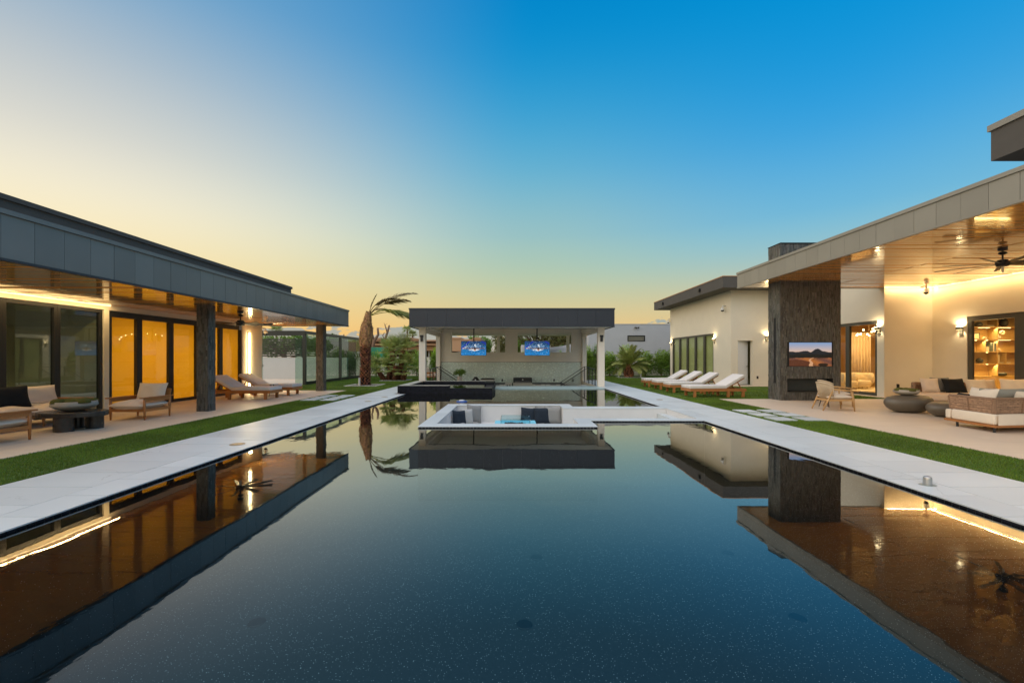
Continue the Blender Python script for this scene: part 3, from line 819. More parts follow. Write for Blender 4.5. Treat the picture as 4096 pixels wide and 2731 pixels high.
# mosaic backsplash, real little tiles
MB().box(-4.5, 4.56, 27.19, 27.218, -1.0, 1.215).build('backsplash_grout', M['grout'], pav)
ms = MB(); tw, th = .082, .046
rows = int(1.35 / th)
for j in range(rows):
    z = -.12 + j * th
    for i in range(int(9.0 / tw)):
        x = -4.48 + (i + (j % 2) * .5) * tw
        if x + tw > 4.55 or z + th > 1.215: continue
        k = random.uniform(.88, 1.12)
        if random.random() < .16: k = random.uniform(1.2, 1.55)
        ax, az = random.gauss(0, .05), random.gauss(0, .05)
        q = []
        for px_, pz_ in ((0, -th / 2 + .002), (tw / 2 - .003, 0), (0, th / 2 - .002), (-tw / 2 + .003, 0)):
            q.append((x + tw / 2 + px_, 27.183 + px_ * ax + pz_ * az, z + th / 2 + pz_))
        ms.add(q, [(0, 1, 2, 3)], (k * random.uniform(.94, 1.06), k, k * random.uniform(.94, 1.04)))
        # darker rest of the brick behind the glossy diamond
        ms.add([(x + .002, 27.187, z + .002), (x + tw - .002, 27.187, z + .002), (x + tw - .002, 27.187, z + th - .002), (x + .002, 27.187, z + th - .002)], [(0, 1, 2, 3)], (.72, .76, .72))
o = ms.build('mosaic_tile', M['mosaic'], pav); o['kind'] = 'stuff'
# sunken kitchen shell
sh = MB(); sh.box(-4.74, 4.97, 21.0, 29.0, -1.2, -1.0)
sh.box(-4.74, -4.42, 21.9, 29.0, -1.0, -.02); sh.box(4.62, 4.97, 22.36, 29.0, -1.0, -.02); sh.box(-4.42, 4.62, 27.52, 29.0, -1.0, -.02)
sh.build('sunken_floor', M['stucco_pav'], pav)
# stairs down into the kitchen on both sides with rails
for s, xe in ((1, 4.62), (-1, -4.42)):
    for k in range(6):
        x0 = xe - s * .34 * (k + 1); x1 = xe - s * .34 * k
        MB().box(min(x0, x1), max(x0, x1), 24.5, 26.1, -1.0, -.16 * (k + 1) + .0).build('step', M['porcelain'], pav)
# railings
def railing(s, xe, label):
    t = thing('stair_railing', label, 'railing', (0, 0, 0))
    pts = []
    for yy in (26.0, 24.6):
        xt, xb = xe - s * .05, xe - s * 1.50
        MB().bar((xt, yy, .96), (xb - s * .15, yy, -.09), .05, .035).build('handrail', M['black_metal'], t)
        for x, z0, z1 in ((xt, 0, .95), (xb, -.98, .0)):
            MB().box(x - .022, x + .022, yy - .022, yy + .022, z0, z1).build('post', M['black_metal'], t)
        for k in range(7):
            d = .115 * (k + 1)
            MB().bar((xt, yy, .94 - d), (xb, yy, .0 - d), .014, .014).build('rail_bar', M['black_metal'], t)
    # level guard along the landing
    MB().bar((xe - s * .05, 26.0, .96), (xe - s * .05, 24.6, .96), .05, .035).build('handrail', M['black_metal'], t)
    MB().bar((xe - s * .05, 24.6, .94), (xe - s * .05, 22.7, .88), .045, .03).build('handrail', M['black_metal'], t)
    for yy in (23.6, 22.75):
        MB().box(xe - s * .05 - .02, xe - s * .05 + .02, yy - .02, yy + .02, 0, .91).build('post', M['black_metal'], t)
    for k in range(7):
        MB().bar((xe - s * .05, 24.6, .82 - .115 * k), (xe - s * .05, 22.7, .77 - .115 * k), .014, .014).build('rail_bar', M['black_metal'], t)
    return t
railing(1, 4.62, 'black metal stair railing descending beside the right pillars of the pavilion')
railing(-1, -4.42, 'black metal stair railing descending behind the spa at the left pillars')

# kitchen
kc = thing('kitchen_counter', 'long outdoor kitchen counter with pale drawers along the mosaic wall', 'kitchen counter', (0, 26.75, -1.0))
MB().box(-4.3, 3.3, -.30, .42, .08, .86).build('carcass', M['charcoal'], kc)
MB().box(-4.32, 3.32, -.34, .43, .862, .905).build('countertop', M['charcoal'], kc)
x = -4.28; k = 0
for wd in (.75, .75, .8, .75, .75, .5, 1.22, .95, .95, .6):
    if k != 6:
        MB().box(x + .01, x + wd - .01, -.325, -.302, .12, .62).build('door_front', M['steel_front'], kc)
        d = MB().box(x + .01, x + wd - .01, -.325, -.302, .635, .845).build('drawer_front', M['steel_front'], kc)
        MB().box(x + wd * .3, x + wd * .7, -.335, -.322, .80, .83).build('handle', M['black_metal'], d)
    x += wd; k += 1
MB().tube([(1.95, .15, .9), (1.95, .15, 1.17), (1.95, .10, 1.20), (1.95, -.02, 1.19)], .014, 8).build('faucet', M['steel'], kc)
gr = thing('barbecue_grill', 'wide built-in barbecue grill with a black lid in the middle of the counter', 'barbecue', (.75, 26.72, -1.0))
MB().box(-.60, .60, -.38, .35, .30, .93).build('grill_body', M['steel'], gr)
gl = MB(); gl.prism([(-.30, .94), (-.33, 1.05), (-.22, 1.24), (.25, 1.26), (.33, 1.15), (.33, .94)], -.59, .59)
gl.v = [(z, x, y) for x, y, z in gl.v]
gl.build('lid', pm('lid_black', (.028, .03, .034), .35), gr, bevel=.01)
MB().tube([(-.5, -.39, 1.0), (.5, -.39, 1.0)], .016, 8).build('lid_handle', M['steel'], gr)
MB().lathe([(.05, -.003), (.05, .004)], 14).build('badge', M['steel_front'], gr, loc=(0, -.305, 1.13)).rotation_euler = (R(68), 0, 0)
for i in range(5):
    MB().lathe([(.035, 0), (.035, .03), (.025, .045)], 12).build('knob', M['steel'], gr, loc=(-.44 + .22 * i, -.382, .84)).rotation_euler = (R(90), 0, 0)
sb = thing('side_burner', 'small side burner with two black knobs left of the grill', 'side burner', (-.14, 26.72, -1.0))
MB().box(-.22, .22, -.37, .33, .55, .925).build('body', M['steel'], sb)
for i in (-1, 1): MB().lathe([(.05, 0), (.05, .03), (.03, .05)], 12).build('knob', M['black_metal'], sb, loc=(.08 * i, -.372, .76)).rotation_euler = (R(90), 0, 0)
ko = thing('hood_grill', 'black cone shaped grill hood with a round badge near the potted plant', 'grill', (-2.16, 25.9, -1.0))
MB().lathe([(.30, 0), (.34, .25), (.36, .95), (.345, 1.0), (.30, 1.06), (.12, 1.28), (.10, 1.29), (.10, 1.33), (.02, 1.335)], 28).build('kettle', M['black_metal'], ko, smooth=False)
MB().lathe([(.045, 0), (.045, .008)], 16).build('badge', M['white_plastic'], ko, loc=(0, -.235, 1.16)).rotation_euler = (R(48), 0, 0)
pz = thing('pizza_oven', 'steel box oven with a black top beside the cone grill', 'oven', (-1.42, 25.9, -1.0))
MB().box(-.42, .42, -.3, .3, 0, 1.14).build('cabinet', M['steel_front'], pz)
MB().prism([(-.46, -.34), (.46, -.34), (.46, .34), (-.46, .34)], 1.14, 1.18).build('rim', M['steel'], pz)
o = MB(); o.add([(-.45, -.33, 1.18), (.45, -.33, 1.18), (.45, .33, 1.18), (-.45, .33, 1.18), (-.36, -.25, 1.25), (.36, -.25, 1.25), (.36, .25, 1.25), (-.36, .25, 1.25)],
               [(0, 1, 5, 4), (1, 2, 6, 5), (2, 3, 7, 6), (3, 0, 4, 7), (4, 5, 6, 7)]); o.build('top_cover', M['black_metal'], pz)
def outlet(loc, rz, label, cat='outlet'):
    t = thing('wall_outlet', label, cat, loc, rz)
    MB().box(-.045, .045, -.012, 0, -.075, .075).build('back_plate', M['frame_bronze'], t)
    MB().box(-.038, .038, -.04, -.012, -.06, .06).build('cover', M['black_metal'], t, bevel=.006)
outlet((-.55, 27.18, .06), 0, 'grey outlet on the mosaic wall left of the grill')
outlet((2.80, 27.18, .06), 0, 'grey outlet on the mosaic wall right of the faucet')
outlet((4.02, 27.18, .06), 0, 'grey outlet on the mosaic wall behind the right railing')

# foliage helpers
def leaf_cloud(blobs, n, size, mat, name, parent, loc=None, dark=.55, flat=.35, tip=(1.0, 1.0, 1.0), seed=0, kind='stuff'):
    """many small two-triangle leaves filling a union of ellipsoids; own colour per leaf"""
    g = np.random.default_rng(seed + 17)
    vol = np.array([b[3] * b[4] * b[5] for b in blobs]) ** .8; pr = vol / vol.sum()
    which = g.choice(len(blobs), n, p=pr); B = np.array(blobs)[which]
    d = g.normal(0, 1, (n, 3)); d /= np.linalg.norm(d, axis=1)[:, None]
    r = g.uniform(0, 1, n) ** .42
    # lumpy outline
    lump = 1 + .22 * np.sin(d[:, 0] * 6 + which) * np.cos(d[:, 2] * 7 + which * 2) + g.normal(0, .05, n)
    P = B[:, :3] + d * B[:, 3:6] * (r * lump)[:, None]
    a = g.normal(0, 1, (n, 3)); a[:, 2] *= flat; a /= np.linalg.norm(a, axis=1)[:, None]
    q = g.normal(0, 1, (n, 3)); bb = np.cross(a, q); bb /= np.linalg.norm(bb, axis=1)[:, None]
    s = size * g.uniform(.6, 1.3, n)
    A = a * s[:, None]; Bv = bb * (s * .42)[:, None]
    V = np.stack([P - A, P + Bv, P + A, P - Bv], 1).astype(np.float32)
    me = bpy.data.meshes.new(name)
    me.vertices.add(4 * n); me.vertices.foreach_set('co', V.ravel())
    me.loops.add(4 * n); me.loops.foreach_set('vertex_index', np.arange(4 * n, dtype=np.int32))
    me.polygons.add(n); me.polygons.foreach_set('loop_start', np.arange(0, 4 * n, 4, dtype=np.int32)); me.polygons.foreach_set('loop_total', np.full(n, 4, np.int32))
    me.update()
    at = me.color_attributes.new('col', 'FLOAT_COLOR', 'POINT')
    clump = .5 + .5 * np.sin(P[:, 0] * 5.1 + 1.3 * np.sin(P[:, 2] * 4)) * np.cos(P[:, 1] * 4.3 + P[:, 2] * 3.7)
    k = g.uniform(.65, 1.35, n) * (.75 + .5 * clump)
    young = np.clip((P[:, 2] - P[:, 2].min()) / max(1e-3, P[:, 2].max() - P[:, 2].min()), 0, 1) ** 2.5   # young growth at the tips
    c = np.ones((n, 4, 4), np.float32)
    for ch in range(3): c[:, :, ch] = (k * (1 + (tip[ch] - 1) * young))[:, None]
    at.data.foreach_set('color', c.ravel())
    me.materials.append(M[mat] if isinstance(mat, str) else mat)
    o = bpy.data.objects.new(name, me); COL.objects.link(o)
    if parent is not None: o.parent = parent
    if loc is not None: o.location = loc
    if kind: o['kind'] = kind
    return o

pp = thing('potted_plant', 'leafy green plant in a pale round pot by the left stair', 'potted plant', (-2.95, 24.2, -1.0))
MB().lathe([(.11, 0), (.125, .02), (.135, 1.40), (.125, 1.43), (.11, 1.38)], 20).build('pot', M['bowl_stone'], pp, smooth=False)
MB().tube([(0, 0, 1.35), (.01, 0, 1.5)], .02, 6).build('stem', M['bark_grey'], pp)
leaf_cloud([(0, 0, 1.70, .30, .30, .19), (-.22, 0, 1.60, .18, .2, .12), (.22, 0, 1.68, .2, .2, .14), (.05, 0, 1.53, .16, .16, .1)], 900, .045, 'leaf', 'foliage', pp, seed=3)

# hanging screens
def swim_picture(nx, ny):
    u = (np.arange(nx) + .5) / nx; v = 1 - (np.arange(ny) + .5) / ny          # v = 1 top
    U, V = np.meshgrid(u, v)
    g = np.random.default_rng(8)
    def sm(a, n):
        for _ in range(n): a = (a + np.roll(a, 1, 0) + np.roll(a, -1, 0) + np.roll(a, 1, 1) + np.roll(a, -1, 1)) / 5
        return a
    n1 = sm(g.normal(0, 1, U.shape), 1); n1 /= n1.std(); n2 = sm(g.normal(0, 1, U.shape), 4); n2 /= n2.std()
    C = np.zeros(U.shape + (3,))
    deep = np.array([.004, .045, .14]); bright = np.array([.0, .25, .58])
    f = np.clip(1.05 - V * 1.05 + .10 * n2, 0, 1)[..., None]
    C[:] = deep * (1 - f) + bright * f
    C *= np.clip(1 + .28 * n1, .3, 2)[..., None]
    # lane ropes
    for (x0, y0, x1, y1) in ((-.02, .45, .36, 1.02), (1.02, .75, .80, 1.02)):
        dx, dy = x1 - x0, y1 - y0
        dist = np.abs((U - x0) * dy * .56 - (V - y0) * .56 * dx) / math.hypot(dx, dy * .56)
        C[(dist < .017)] = (.0, .02, .45)
    # spray and foam
    spray = np.exp(-((U - .55) / .30) ** 2 - ((V - .62) / .22) ** 2) * .9
    C[n1 > 2.2 - 1.5 * spray] = (.65, .82, .92)
    foam = np.exp(-((U - .53) / .27) ** 2 - ((V - .36 - .25 * np.abs(U - .53)) / .085) ** 2) + .8 * np.exp(-((U - .55) / .05) ** 2 - ((V - .70) / .13) ** 2) + .6 * np.exp(-((U - .2) / .07) ** 2 - ((V - .60) / .12) ** 2)
    C[(foam + .22 * n1) > .62] = (.85, .93, .97)
    # swimmer: two stretched arms, shoulders, cap
    arm = (np.abs(V - (.495 - .05 * np.abs(U - .55) - .012 * np.sin(U * 20))) < .022 + .012 * np.clip(1 - np.abs(np.abs(U - .55) - .12) / .14, 0, 1)) & (np.abs(U - .55) < .42)
    C[arm] = (.30, .13, .035); C[arm & (n1 > .5)] = (.10, .04, .015)
    C[((U - .09) / .045) ** 2 + ((V - .49) / .035) ** 2 < 1] = (.72, .45, .36)
    C[((U - .55) / .05) ** 2 + ((V - .42) / .11) ** 2 < 1] = (.60, .32, .24)
    C[((U - .55) / .043) ** 2 + ((V - .49) / .085) ** 2 < 1] = (.02, .025, .035)
    return np.clip(C, 0, 1) ** 1.15
def desert_picture(nx, ny):
    u = (np.arange(nx) + .5) / nx; v = 1 - (np.arange(ny) + .5) / ny
    U, V = np.meshgrid(u, v); g = np.random.default_rng(4)
    sky0, sky1 = np.array([.80, .62, .52]), np.array([.36, .50, .72])
    f = np.clip((V - .60) / .4, 0, 1)[..., None]; C = sky0 * (1 - f) + sky1 * f
    def ridge(base, amp, seed, sharp=1.0):
        r = np.zeros(nx); gg = np.random.default_rng(seed)
        for k in range(1, 7): r += np.sin(u * 2 * PI * k * 1.3 + gg.uniform(0, 6)) / k ** sharp
        return base + amp * r
    peak = .60 + .13 * np.exp(-((u - .66) / .10) ** 2) + .05 * np.exp(-((u - .36) / .12) ** 2)
    m1 = peak + ridge(0, .012, 2, .6)
    C[V < m1[None, :]] = (.03, .045, .065)
    m2 = ridge(.50, .012, 5); C[V < m2[None, :]] = (.018, .022, .022)
    m3 = ridge(.35, .008, 7); n = g.normal(0, .04, U.shape)
    sand = np.stack([.42 + .15 * np.sin(U * 9 + V * 14) + n, .20 + .06 * np.sin(U * 9 + V * 14) + n * .6, .10 + .02 * np.sin(U * 9) + n * .4], -1)
    mk = V < m3[None, :]; C[mk] = sand[mk]
    dune = (V < .27 - .5 * (U - .15) ** 2 * 1.6) & (U < .50); C[dune] = np.array([.22, .085, .04]) + n[dune][:, None] * .4
    path = np.abs(U - (.52 + .25 * (V - .1) * np.sin(V * 20))) < .05 * (1 - V * 2); C[path & mk] = (.78, .50, .32)
    sh = ((U - .80) / .12) ** 2 + ((V - .06) / .07) ** 2 < 1; C[sh] = (.07, .04, .025)
    return np.clip(C, 0, 1) ** 1.5 * .9
def screen_mesh(w, h, pic, parent, y=0):
    ny, nx = pic.shape[:2]
    xs_ = np.linspace(-w / 2, w / 2, nx + 1); zs = np.linspace(h / 2, -h / 2, ny + 1)
    X, Z = np.meshgrid(xs_, zs); Vv = np.stack([X, np.full_like(X, y), Z], -1).reshape(-1, 3)
    F = []
    for j in range(ny):
        a = j * (nx + 1)
        for i in range(nx): F.append((a + i, a + nx + 1 + i, a + nx + 2 + i, a + i + 1))
    me = bpy.data.meshes.new('screen'); me.from_pydata(Vv.tolist(), [], F)
    at = me.color_attributes.new('col', 'FLOAT_COLOR', 'CORNER')
    c = np.ones((ny * nx, 4, 4), np.float32); c[:, :, :3] = pic.reshape(-1, 1, 3)
    at.data.foreach_set('color', c.ravel()); me.materials.append(M['screen'])
    o = bpy.data.objects.new('screen', me); COL.objects.link(o); o.parent = parent
    return o
pic = swim_picture(120, 68)
for i, x in enumerate((-2.155, 1.53)):
    t = thing('television', ('left', 'right')[i] + ' of the two televisions hung under the pavilion roof, showing a butterfly swimmer', 'television', (x, 24.4, 2.06), 0, 'televisions hanging in the pavilion')
    fr = MB().box(-.735, .735, 0, .06, -.425, .425).build('body', M['black_metal'], t)
    screen_mesh(1.44, .815, pic, t, -.004)
    MB().box(-.03, .03, -.008, .01, -.44, -.424).build('logo_tab', pm('red_tab', (.45, .05, .04), .4), t)
    MB().tube([(0, .10, .2), (0, .10, 1.46)], .035, 10).build('ceiling_pole', M['black_metal'], t)
    MB().box(-.12, .12, .06, .16, -.1, .25).build('bracket', M['black_metal'], t)

# pillar sconces, unlit
def box_lamp(loc, label):
    t = thing('wall_lamp', label, 'wall lamp', loc)
    MB().box(-.065, .065, -.05, 0, -.17, .17).build('housing', M['black_metal'], t, bevel=.004)
    MB().box(-.085, .085, -.075, .0, .07, .17).build('hood', M['black_metal'], t, bevel=.004)
box_lamp((-4.66, 21.998, 2.52), 'unlit black wall lamp on the left front pillar of the pavilion')
box_lamp((4.75, 21.998, 2.52), 'unlit black wall lamp on the right front pillar of the pavilion')

# ================================================================== window helpers
def window_y(parent, x, ys_, z0, z1, face, frame='frame_black', glass_='glass_dark', fw=.075, depth=.10, shade=None, inset=.0, head=.09, sill=.06):
    """sliding window wall on a plane x = const, facing direction face (+1 / -1 along X); one frame per bay"""
    for i in range(len(ys_) - 1):
        a, c = ys_[i], ys_[i + 1]
        wd = thing_part('window', parent)
        f = MB()
        x0, x1 = (x - depth, x) if face > 0 else (x, x + depth)
        f.box(x0, x1, a, a + fw, z0, z1); f.box(x0, x1, c - fw, c, z0, z1)
        f.box(x0, x1, a + fw, c - fw, z1 - head, z1); f.box(x0, x1, a + fw, c - fw, z0, z0 + sill)
        fo = f.build('frame', M[frame], wd, bevel=.004)
        xm = (x0 + x1) / 2
        MB().box(xm - .004, xm + .004, a + fw - .01, c - fw + .01, z0 + sill - .01, z1 - head + .01).build('pane', M[glass_], wd)
        if shade:
            xs_ = x0 - .05 if face > 0 else x1 + .05
            MB().box(xs_ - .002, xs_ + .002, a + .01, c - .01, z0 + .02, z1 - .02).build('shade', M[shade], wd)
def thing_part(name, parent):
    o = bpy.data.objects.new(name, None); o.empty_display_size = .1
    COL.objects.link(o); o.parent = parent; return o
def wall_cells(mb, axis, plane, thick, cuts, zcuts, holes):
    """wall on x=plane (axis 'y' runs) or y=plane (axis 'x' runs); holes = set of (i,j) cells left open"""
    for i in range(len(cuts) - 1):
        for j in range(len(zcuts) - 1):
            if (i, j) in holes: continue
            if axis == 'y': mb.box(min(plane, plane + thick), max(plane, plane + thick), cuts[i], cuts[i + 1], zcuts[j], zcuts[j + 1])
            else: mb.box(cuts[i], cuts[i + 1], min(plane, plane + thick), max(plane, plane + thick), zcuts[j], zcuts[j + 1])
plank_mesh = {}
def planks(parent, x0, x1, y0, y1, z, pitch, name='ceiling_plank', split=None):
    n = int(round((y1 - y0) / pitch)); p = (y1 - y0) / n
    segs = [(x0, x1)] if not split else [(x0, split - .012), (split + .012, x1)]
    for (a, c) in segs:
        key = (round(a, 3), round(c, 3), round(p, 4))
        for i in range(n):
            if key not in plank_mesh:
                o = MB().box(a, c, -p / 2 + .0055, p / 2 - .0055, 0, .018).build(name, M['wood_soffit'], parent)
                md = o.modifiers.new('bevel', 'BEVEL'); md.width = .0025; md.segments = 1
                plank_mesh[key] = o
            else:
                o = plank_mesh[key].copy(); COL.objects.link(o); o.parent = parent
            o.location = (0, y0 + (i + .5) * p, z + random.uniform(-.0012, .0012))
            o.rotation_euler = (random.gauss(0, .0016), random.gauss(0, .0004), 0)
def stone_cover(parent, x0, x1, y0, y1, z0, z1, faces, wmin=.022, wmax=.05, hmin=.07, hmax=.24, lift=.016, core=True, holes=()):
    """vertical ledger stone: strips of uneven width, length and depth on the chosen faces; holes are (face, a0, a1, z0, z1)"""
    mb = MB()
    for f in faces:
        if f in 'fb': L0, L1 = x0, x1
        else: L0, L1 = y0, y1
        a = L0
        while a < L1 - 1e-4:
            wd = min(random.uniform(wmin, wmax), L1 - a)
            if L1 - a - wd < wmin * .6: wd = L1 - a
            z = z0 - random.uniform(0, hmax)
            while z < z1:
                h = random.uniform(hmin, hmax); za, zb = max(z, z0), min(z + h, z1); z += h
                if zb - za < .01: continue
                segs = [(za, zb)]
                for (hf, ha0, ha1, hz0, hz1) in holes:
                    if hf == f and a + wd > ha0 and a < ha1:
                        new = []
                        for (s0, s1) in segs:
                            if s1 <= hz0 or s0 >= hz1: new.append((s0, s1)); continue
                            if s0 < hz0: new.append((s0, hz0))
                            if s1 > hz1: new.append((hz1, s1))
                        segs = new
                for (s0, s1) in segs:
                    if s1 - s0 < .008: continue
                    l = random.uniform(.004, lift); k = max(.35, random.gauss(1, .28)); cc = (k * random.uniform(.95, 1.1), k, k * random.uniform(.88, 1.05))
                    g_ = .0008
                    if f == 'f': mb.box(a + g_, a + wd - g_, y0 - l, y0, s0 + g_, s1 - g_, cc)
                    elif f == 'b': mb.box(a + g_, a + wd - g_, y1, y1 + l, s0 + g_, s1 - g_, cc)
                    elif f == 'l': mb.box(x0 - l, x0, a + g_, a + wd - g_, s0 + g_, s1 - g_, cc)
                    else: mb.box(x1, x1 + l, a + g_, a + wd - g_, s0 + g_, s1 - g_, cc)
            a += wd
    o = mb.build('stone_cladding', M['stone_clad'], parent); o['kind'] = 'stuff'
    return o
# ================================================================== lamps
def area(name, loc, sx, sy, energy, col, rot=(0, 0, 0), parent=None):
    d = bpy.data.lights.new(name, 'AREA'); d.shape = 'RECTANGLE'; d.size = sx; d.size_y = sy; d.energy = energy; d.color = col
    o = bpy.data.objects.new(name, d); COL.objects.link(o); o.location = loc; o.rotation_euler = rot
    if parent: o.parent = parent
    return o
def spot(name, loc, energy, col, up, parent, ang=130, blend=.6, rad=.03):
    d = bpy.data.lights.new(name, 'SPOT'); d.energy = energy; d.color = col; d.spot_size = R(ang); d.spot_blend = blend; d.shadow_soft_size = rad
    o = bpy.data.objects.new(name, d); COL.objects.link(o); o.location = loc; o.rotation_euler = (R(180) if up else 0, 0, 0); o.parent = parent
    return o
WARM = (1.0, .70, .31)
WARM2 = (1.0, .80, .46)
def sconce(loc, rz, label, e=7.0):
    """up-and-down wall light: local -Y points away from the wall"""
    t = thing('wall_lamp', label, 'wall lamp', loc, rz, None)
    MB().box(-.055, .055, -.03, 0, -.20, .10).build('back_plate', M['frame_bronze'], t, bevel=.003)
    MB().box(-.09, .09, -.13, -.03, .0, .10).build('head', M['frame_bronze'], t, bevel=.004)
    MB().box(-.075, .075, -.12, -.04, .098, .108).build('upper_lens', M['bulb'], t)
    MB().box(-.075, .075, -.12, -.04, -.010, .001).build('lower_lens', M['led'], t)
    spot('lamp_up', (0, -.085, .125), e * 1.3, WARM2, True, t, 160, .5)
    spot('lamp_down', (0, -.085, -.025), e * .55, WARM2, False, t, 140, .6)
    return t
def dome_camera(loc, rz, label):
    t = thing('security_camera', label, 'security camera', loc, rz)
    MB().tube([(0, 0, .12), (0, -.16, .13), (0, -.19, .10), (0, -.19, .02)], .03, 10).build('arm', M['white_plastic'], t, smooth=True)
    MB().lathe([(.075, .03), (.095, .0), (.095, -.10), (.085, -.11)], 18).build('housing', M['white_plastic'], t, loc=(0, -.19, 0))
    MB().lathe([(.08, 0), (.07, -.05), (.04, -.075), (.005, -.085)], 16).build('lens_dome', M['black_metal'], t, smooth=True, loc=(0, -.19, -.105))
    return t
def ceiling_fan(loc, label, rad, a0):
    """loc = ceiling mount"""
    t = thing('ceiling_fan', label, 'ceiling fan', loc)
    MB().lathe([(.02, -.075), (.085, -.06), (.09, -.01), (.085, 0)], 20).build('canopy', M['black_metal'], t)
    MB().tube([(0, 0, -.05), (0, 0, -.34)], .018, 10).build('downrod', M['black_metal'], t)
    MB().lathe([(.03, -.17), (.075, -.145), (.085, -.125), (.06, -.10), (.025, -.085)], 18).build('coupling', M['black_metal'], t, smooth=True)
    MB().lathe([(.06, -.285), (.10, -.30), (.10, -.33), (.13, -.335), (.13, -.40), (.115, -.41), (.115, -.45), (.05, -.46)], 22).build('motor', M['black_metal'], t)
    b0 = None
    for k in range(9):
        if b0 is None:
            mb = MB(); mb.add([(.10, -.025, .004), (.3, -.05, .012), (rad, -.055, .016), (rad, .055, -.016), (.3, .05, -.012), (.10, .025, -.004)], [(0, 1, 4, 5), (1, 2, 3, 4)])
            b0 = mb.build('fan_blade', M['black_metal'], t)
            md = b0.modifiers.new('solid', 'SOLIDIFY'); md.thickness = .008
            b = b0
        else: b = inst(b0, t)
        b.location = (0, 0, -.385); b.rotation_euler = (0, 0, a0 + k * 2 * PI / 9)
    MB().box(-.03, .03, -.008, .008, -.60, -.46).build('pull_tag', M['steel_front'], t, rz=.2)
    return t

# ================================================================== LEFT HOUSE
lh = thing('patio_house', 'long low house with dark fascia panels and amber lit windows, left of the pool', 'house', (0, 0, 0))
XW = -11.45
ww = MB()
wall_cells(ww, 'y', XW, -.22, [4.0, 6.10, 11.83, 11.98, 17.93, 19.36], [-.03, 2.86, 3.7], {(1, 0), (3, 0)})
ww.box(-16.5, XW - .22, 19.14, 19.36, -.03, 3.7)
ww.build('wall', M['stucco_white'], lh)
rw = MB(); rw.box(-16.5, -16.3, 4, 19.14, -.03, 3.0); rw.box(-16.3, XW - .3, 4, 19.1, 2.98, 3.05); rw.box(-16.3, XW - .22, 4, 19.14, -.05, -.002)
rw.box(-16.3, XW - .22, 11.85, 11.95, 0, 2.98); rw.box(-14.2, -14.0, 9.6, 11.85, 0, 2.4)
rw.build('interior_wall', M['interior'], lh)
window_y(lh, XW - .03, [6.12, 7.19, 8.34, 9.49, 10.64, 11.81], 0, 2.85, +1)
window_y(lh, XW - .03, [12.0, 13.0, 14.22, 15.44, 16.66, 17.91], 0, 2.85, +1, glass_='glass_clear', shade='shade_amber', fw=.095, head=.17, sill=.10)
# roof
lr = MB(); lr.box(-16.8, -7.79, 3.4, 20.07, 3.025, 3.70)
lroof = lr.build('roof', M['stucco_dark'], lh)
MB().box(-7.82, -7.735, 3.4, 20.10, 2.985, 3.024).build('drip_edge', M['metal_dark'], lroof)
MB().box(-16.8, -7.725, 3.4, 20.115, 3.70, 3.775).build('roof_cap', M['metal_fascia'], lroof)
yy = 20.10
while yy > 4:
    MB().box(-7.79, -7.76 + random.uniform(0, .004), yy - .457 + .003, yy - .003, 3.028, 3.698).build('fascia_panel', M['metal_fascia'], lroof)
    yy -= .457
for k in range(9): MB().box(-8.2 - k * .95 - .944, -8.2 - k * .95 + .44 * (k == 0), 20.07, 20.10, 3.028, 3.698).build('fascia_panel', M['metal_fascia'], lroof)
MB().box(-16.6, -9.92, 3.4, 18.98, 3.775, 4.60).build('parapet', M['stucco_dark'], lroof)
MB().box(-16.65, -9.88, 3.4, 19.02, 4.60, 4.70).build('parapet_cap', M['stucco_dark'], lroof)
lc = thing_part('ceiling', lh)
planks(lc, XW + .004, -7.83, 4.2, 20.05, 3.0, .172)
# pillars clad in ledger stone
for (y0, y1) in ((11.77, 12.10), (19.0, 19.35)):
    p = MB().box(-8.81, -8.495, y0 + .022, y1 - .022, -.02, 2.998).build('pillar', M['stone_core'], lh)
    stone_cover(p, -8.81, -8.495, y0 + .022, y1 - .022, 0, 2.995, 'frl')
MB().box(XW + .002, XW + .016, 5.0, 12.02, 2.97, 2.988).build('light_strip', M['led'], lh)
area('strip_lamp', (XW + .28, 8.5, 2.99), .05, 7.0, 52, WARM, (0, R(8), 0), lh)
vb = thing('light_bar', 'tall glowing vertical light bar on the pale wall behind the loungers', 'wall lamp', (XW, 18.35, .25))
MB().box(0, .02, -.075, .075, 0, 2.36).build('channel', M['black_metal'], vb)
MB().box(.02, .045, -.035, .035, .02, 2.34).build('light_strip', em('led_bar', (1.0, .86, .50), 14), vb)
area('bar_lamp', (.09, 0, 1.18), 2.3, .06, 24, (1.0, .74, .33), (0, R(90), 0), vb)
area('bar_lamp', (.10, 0, 1.18), 2.3, .10, 40, (1.0, .74, .33), (0, R(-90), 0), vb)
dome_camera((XW + .02, 19.25, 2.72), R(90), 'white security camera high on the end corner of the patio house wall')
ceiling_fan((-8.75, 13.6, 3.0), 'black many bladed ceiling fan under the wooden ceiling behind the stone pillar', .95, .2)
area('room_lamp', (-13.6, 13.4, 2.93), 1.6, 1.6, 95, (1.0, .86, .62), (0, 0, 0), lh)
area('room_lamp', (-13.6, 16.6, 2.93), 1.6, 1.6, 95, (1.0, .86, .62), (0, 0, 0), lh)
# glowing beads added in front of the amber shades, imitating glints of light
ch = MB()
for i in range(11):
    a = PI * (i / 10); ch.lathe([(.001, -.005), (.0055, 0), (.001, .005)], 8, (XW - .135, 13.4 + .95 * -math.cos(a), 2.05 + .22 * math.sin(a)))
cl = ch.build('glint_beads', M['bulb'], lh)

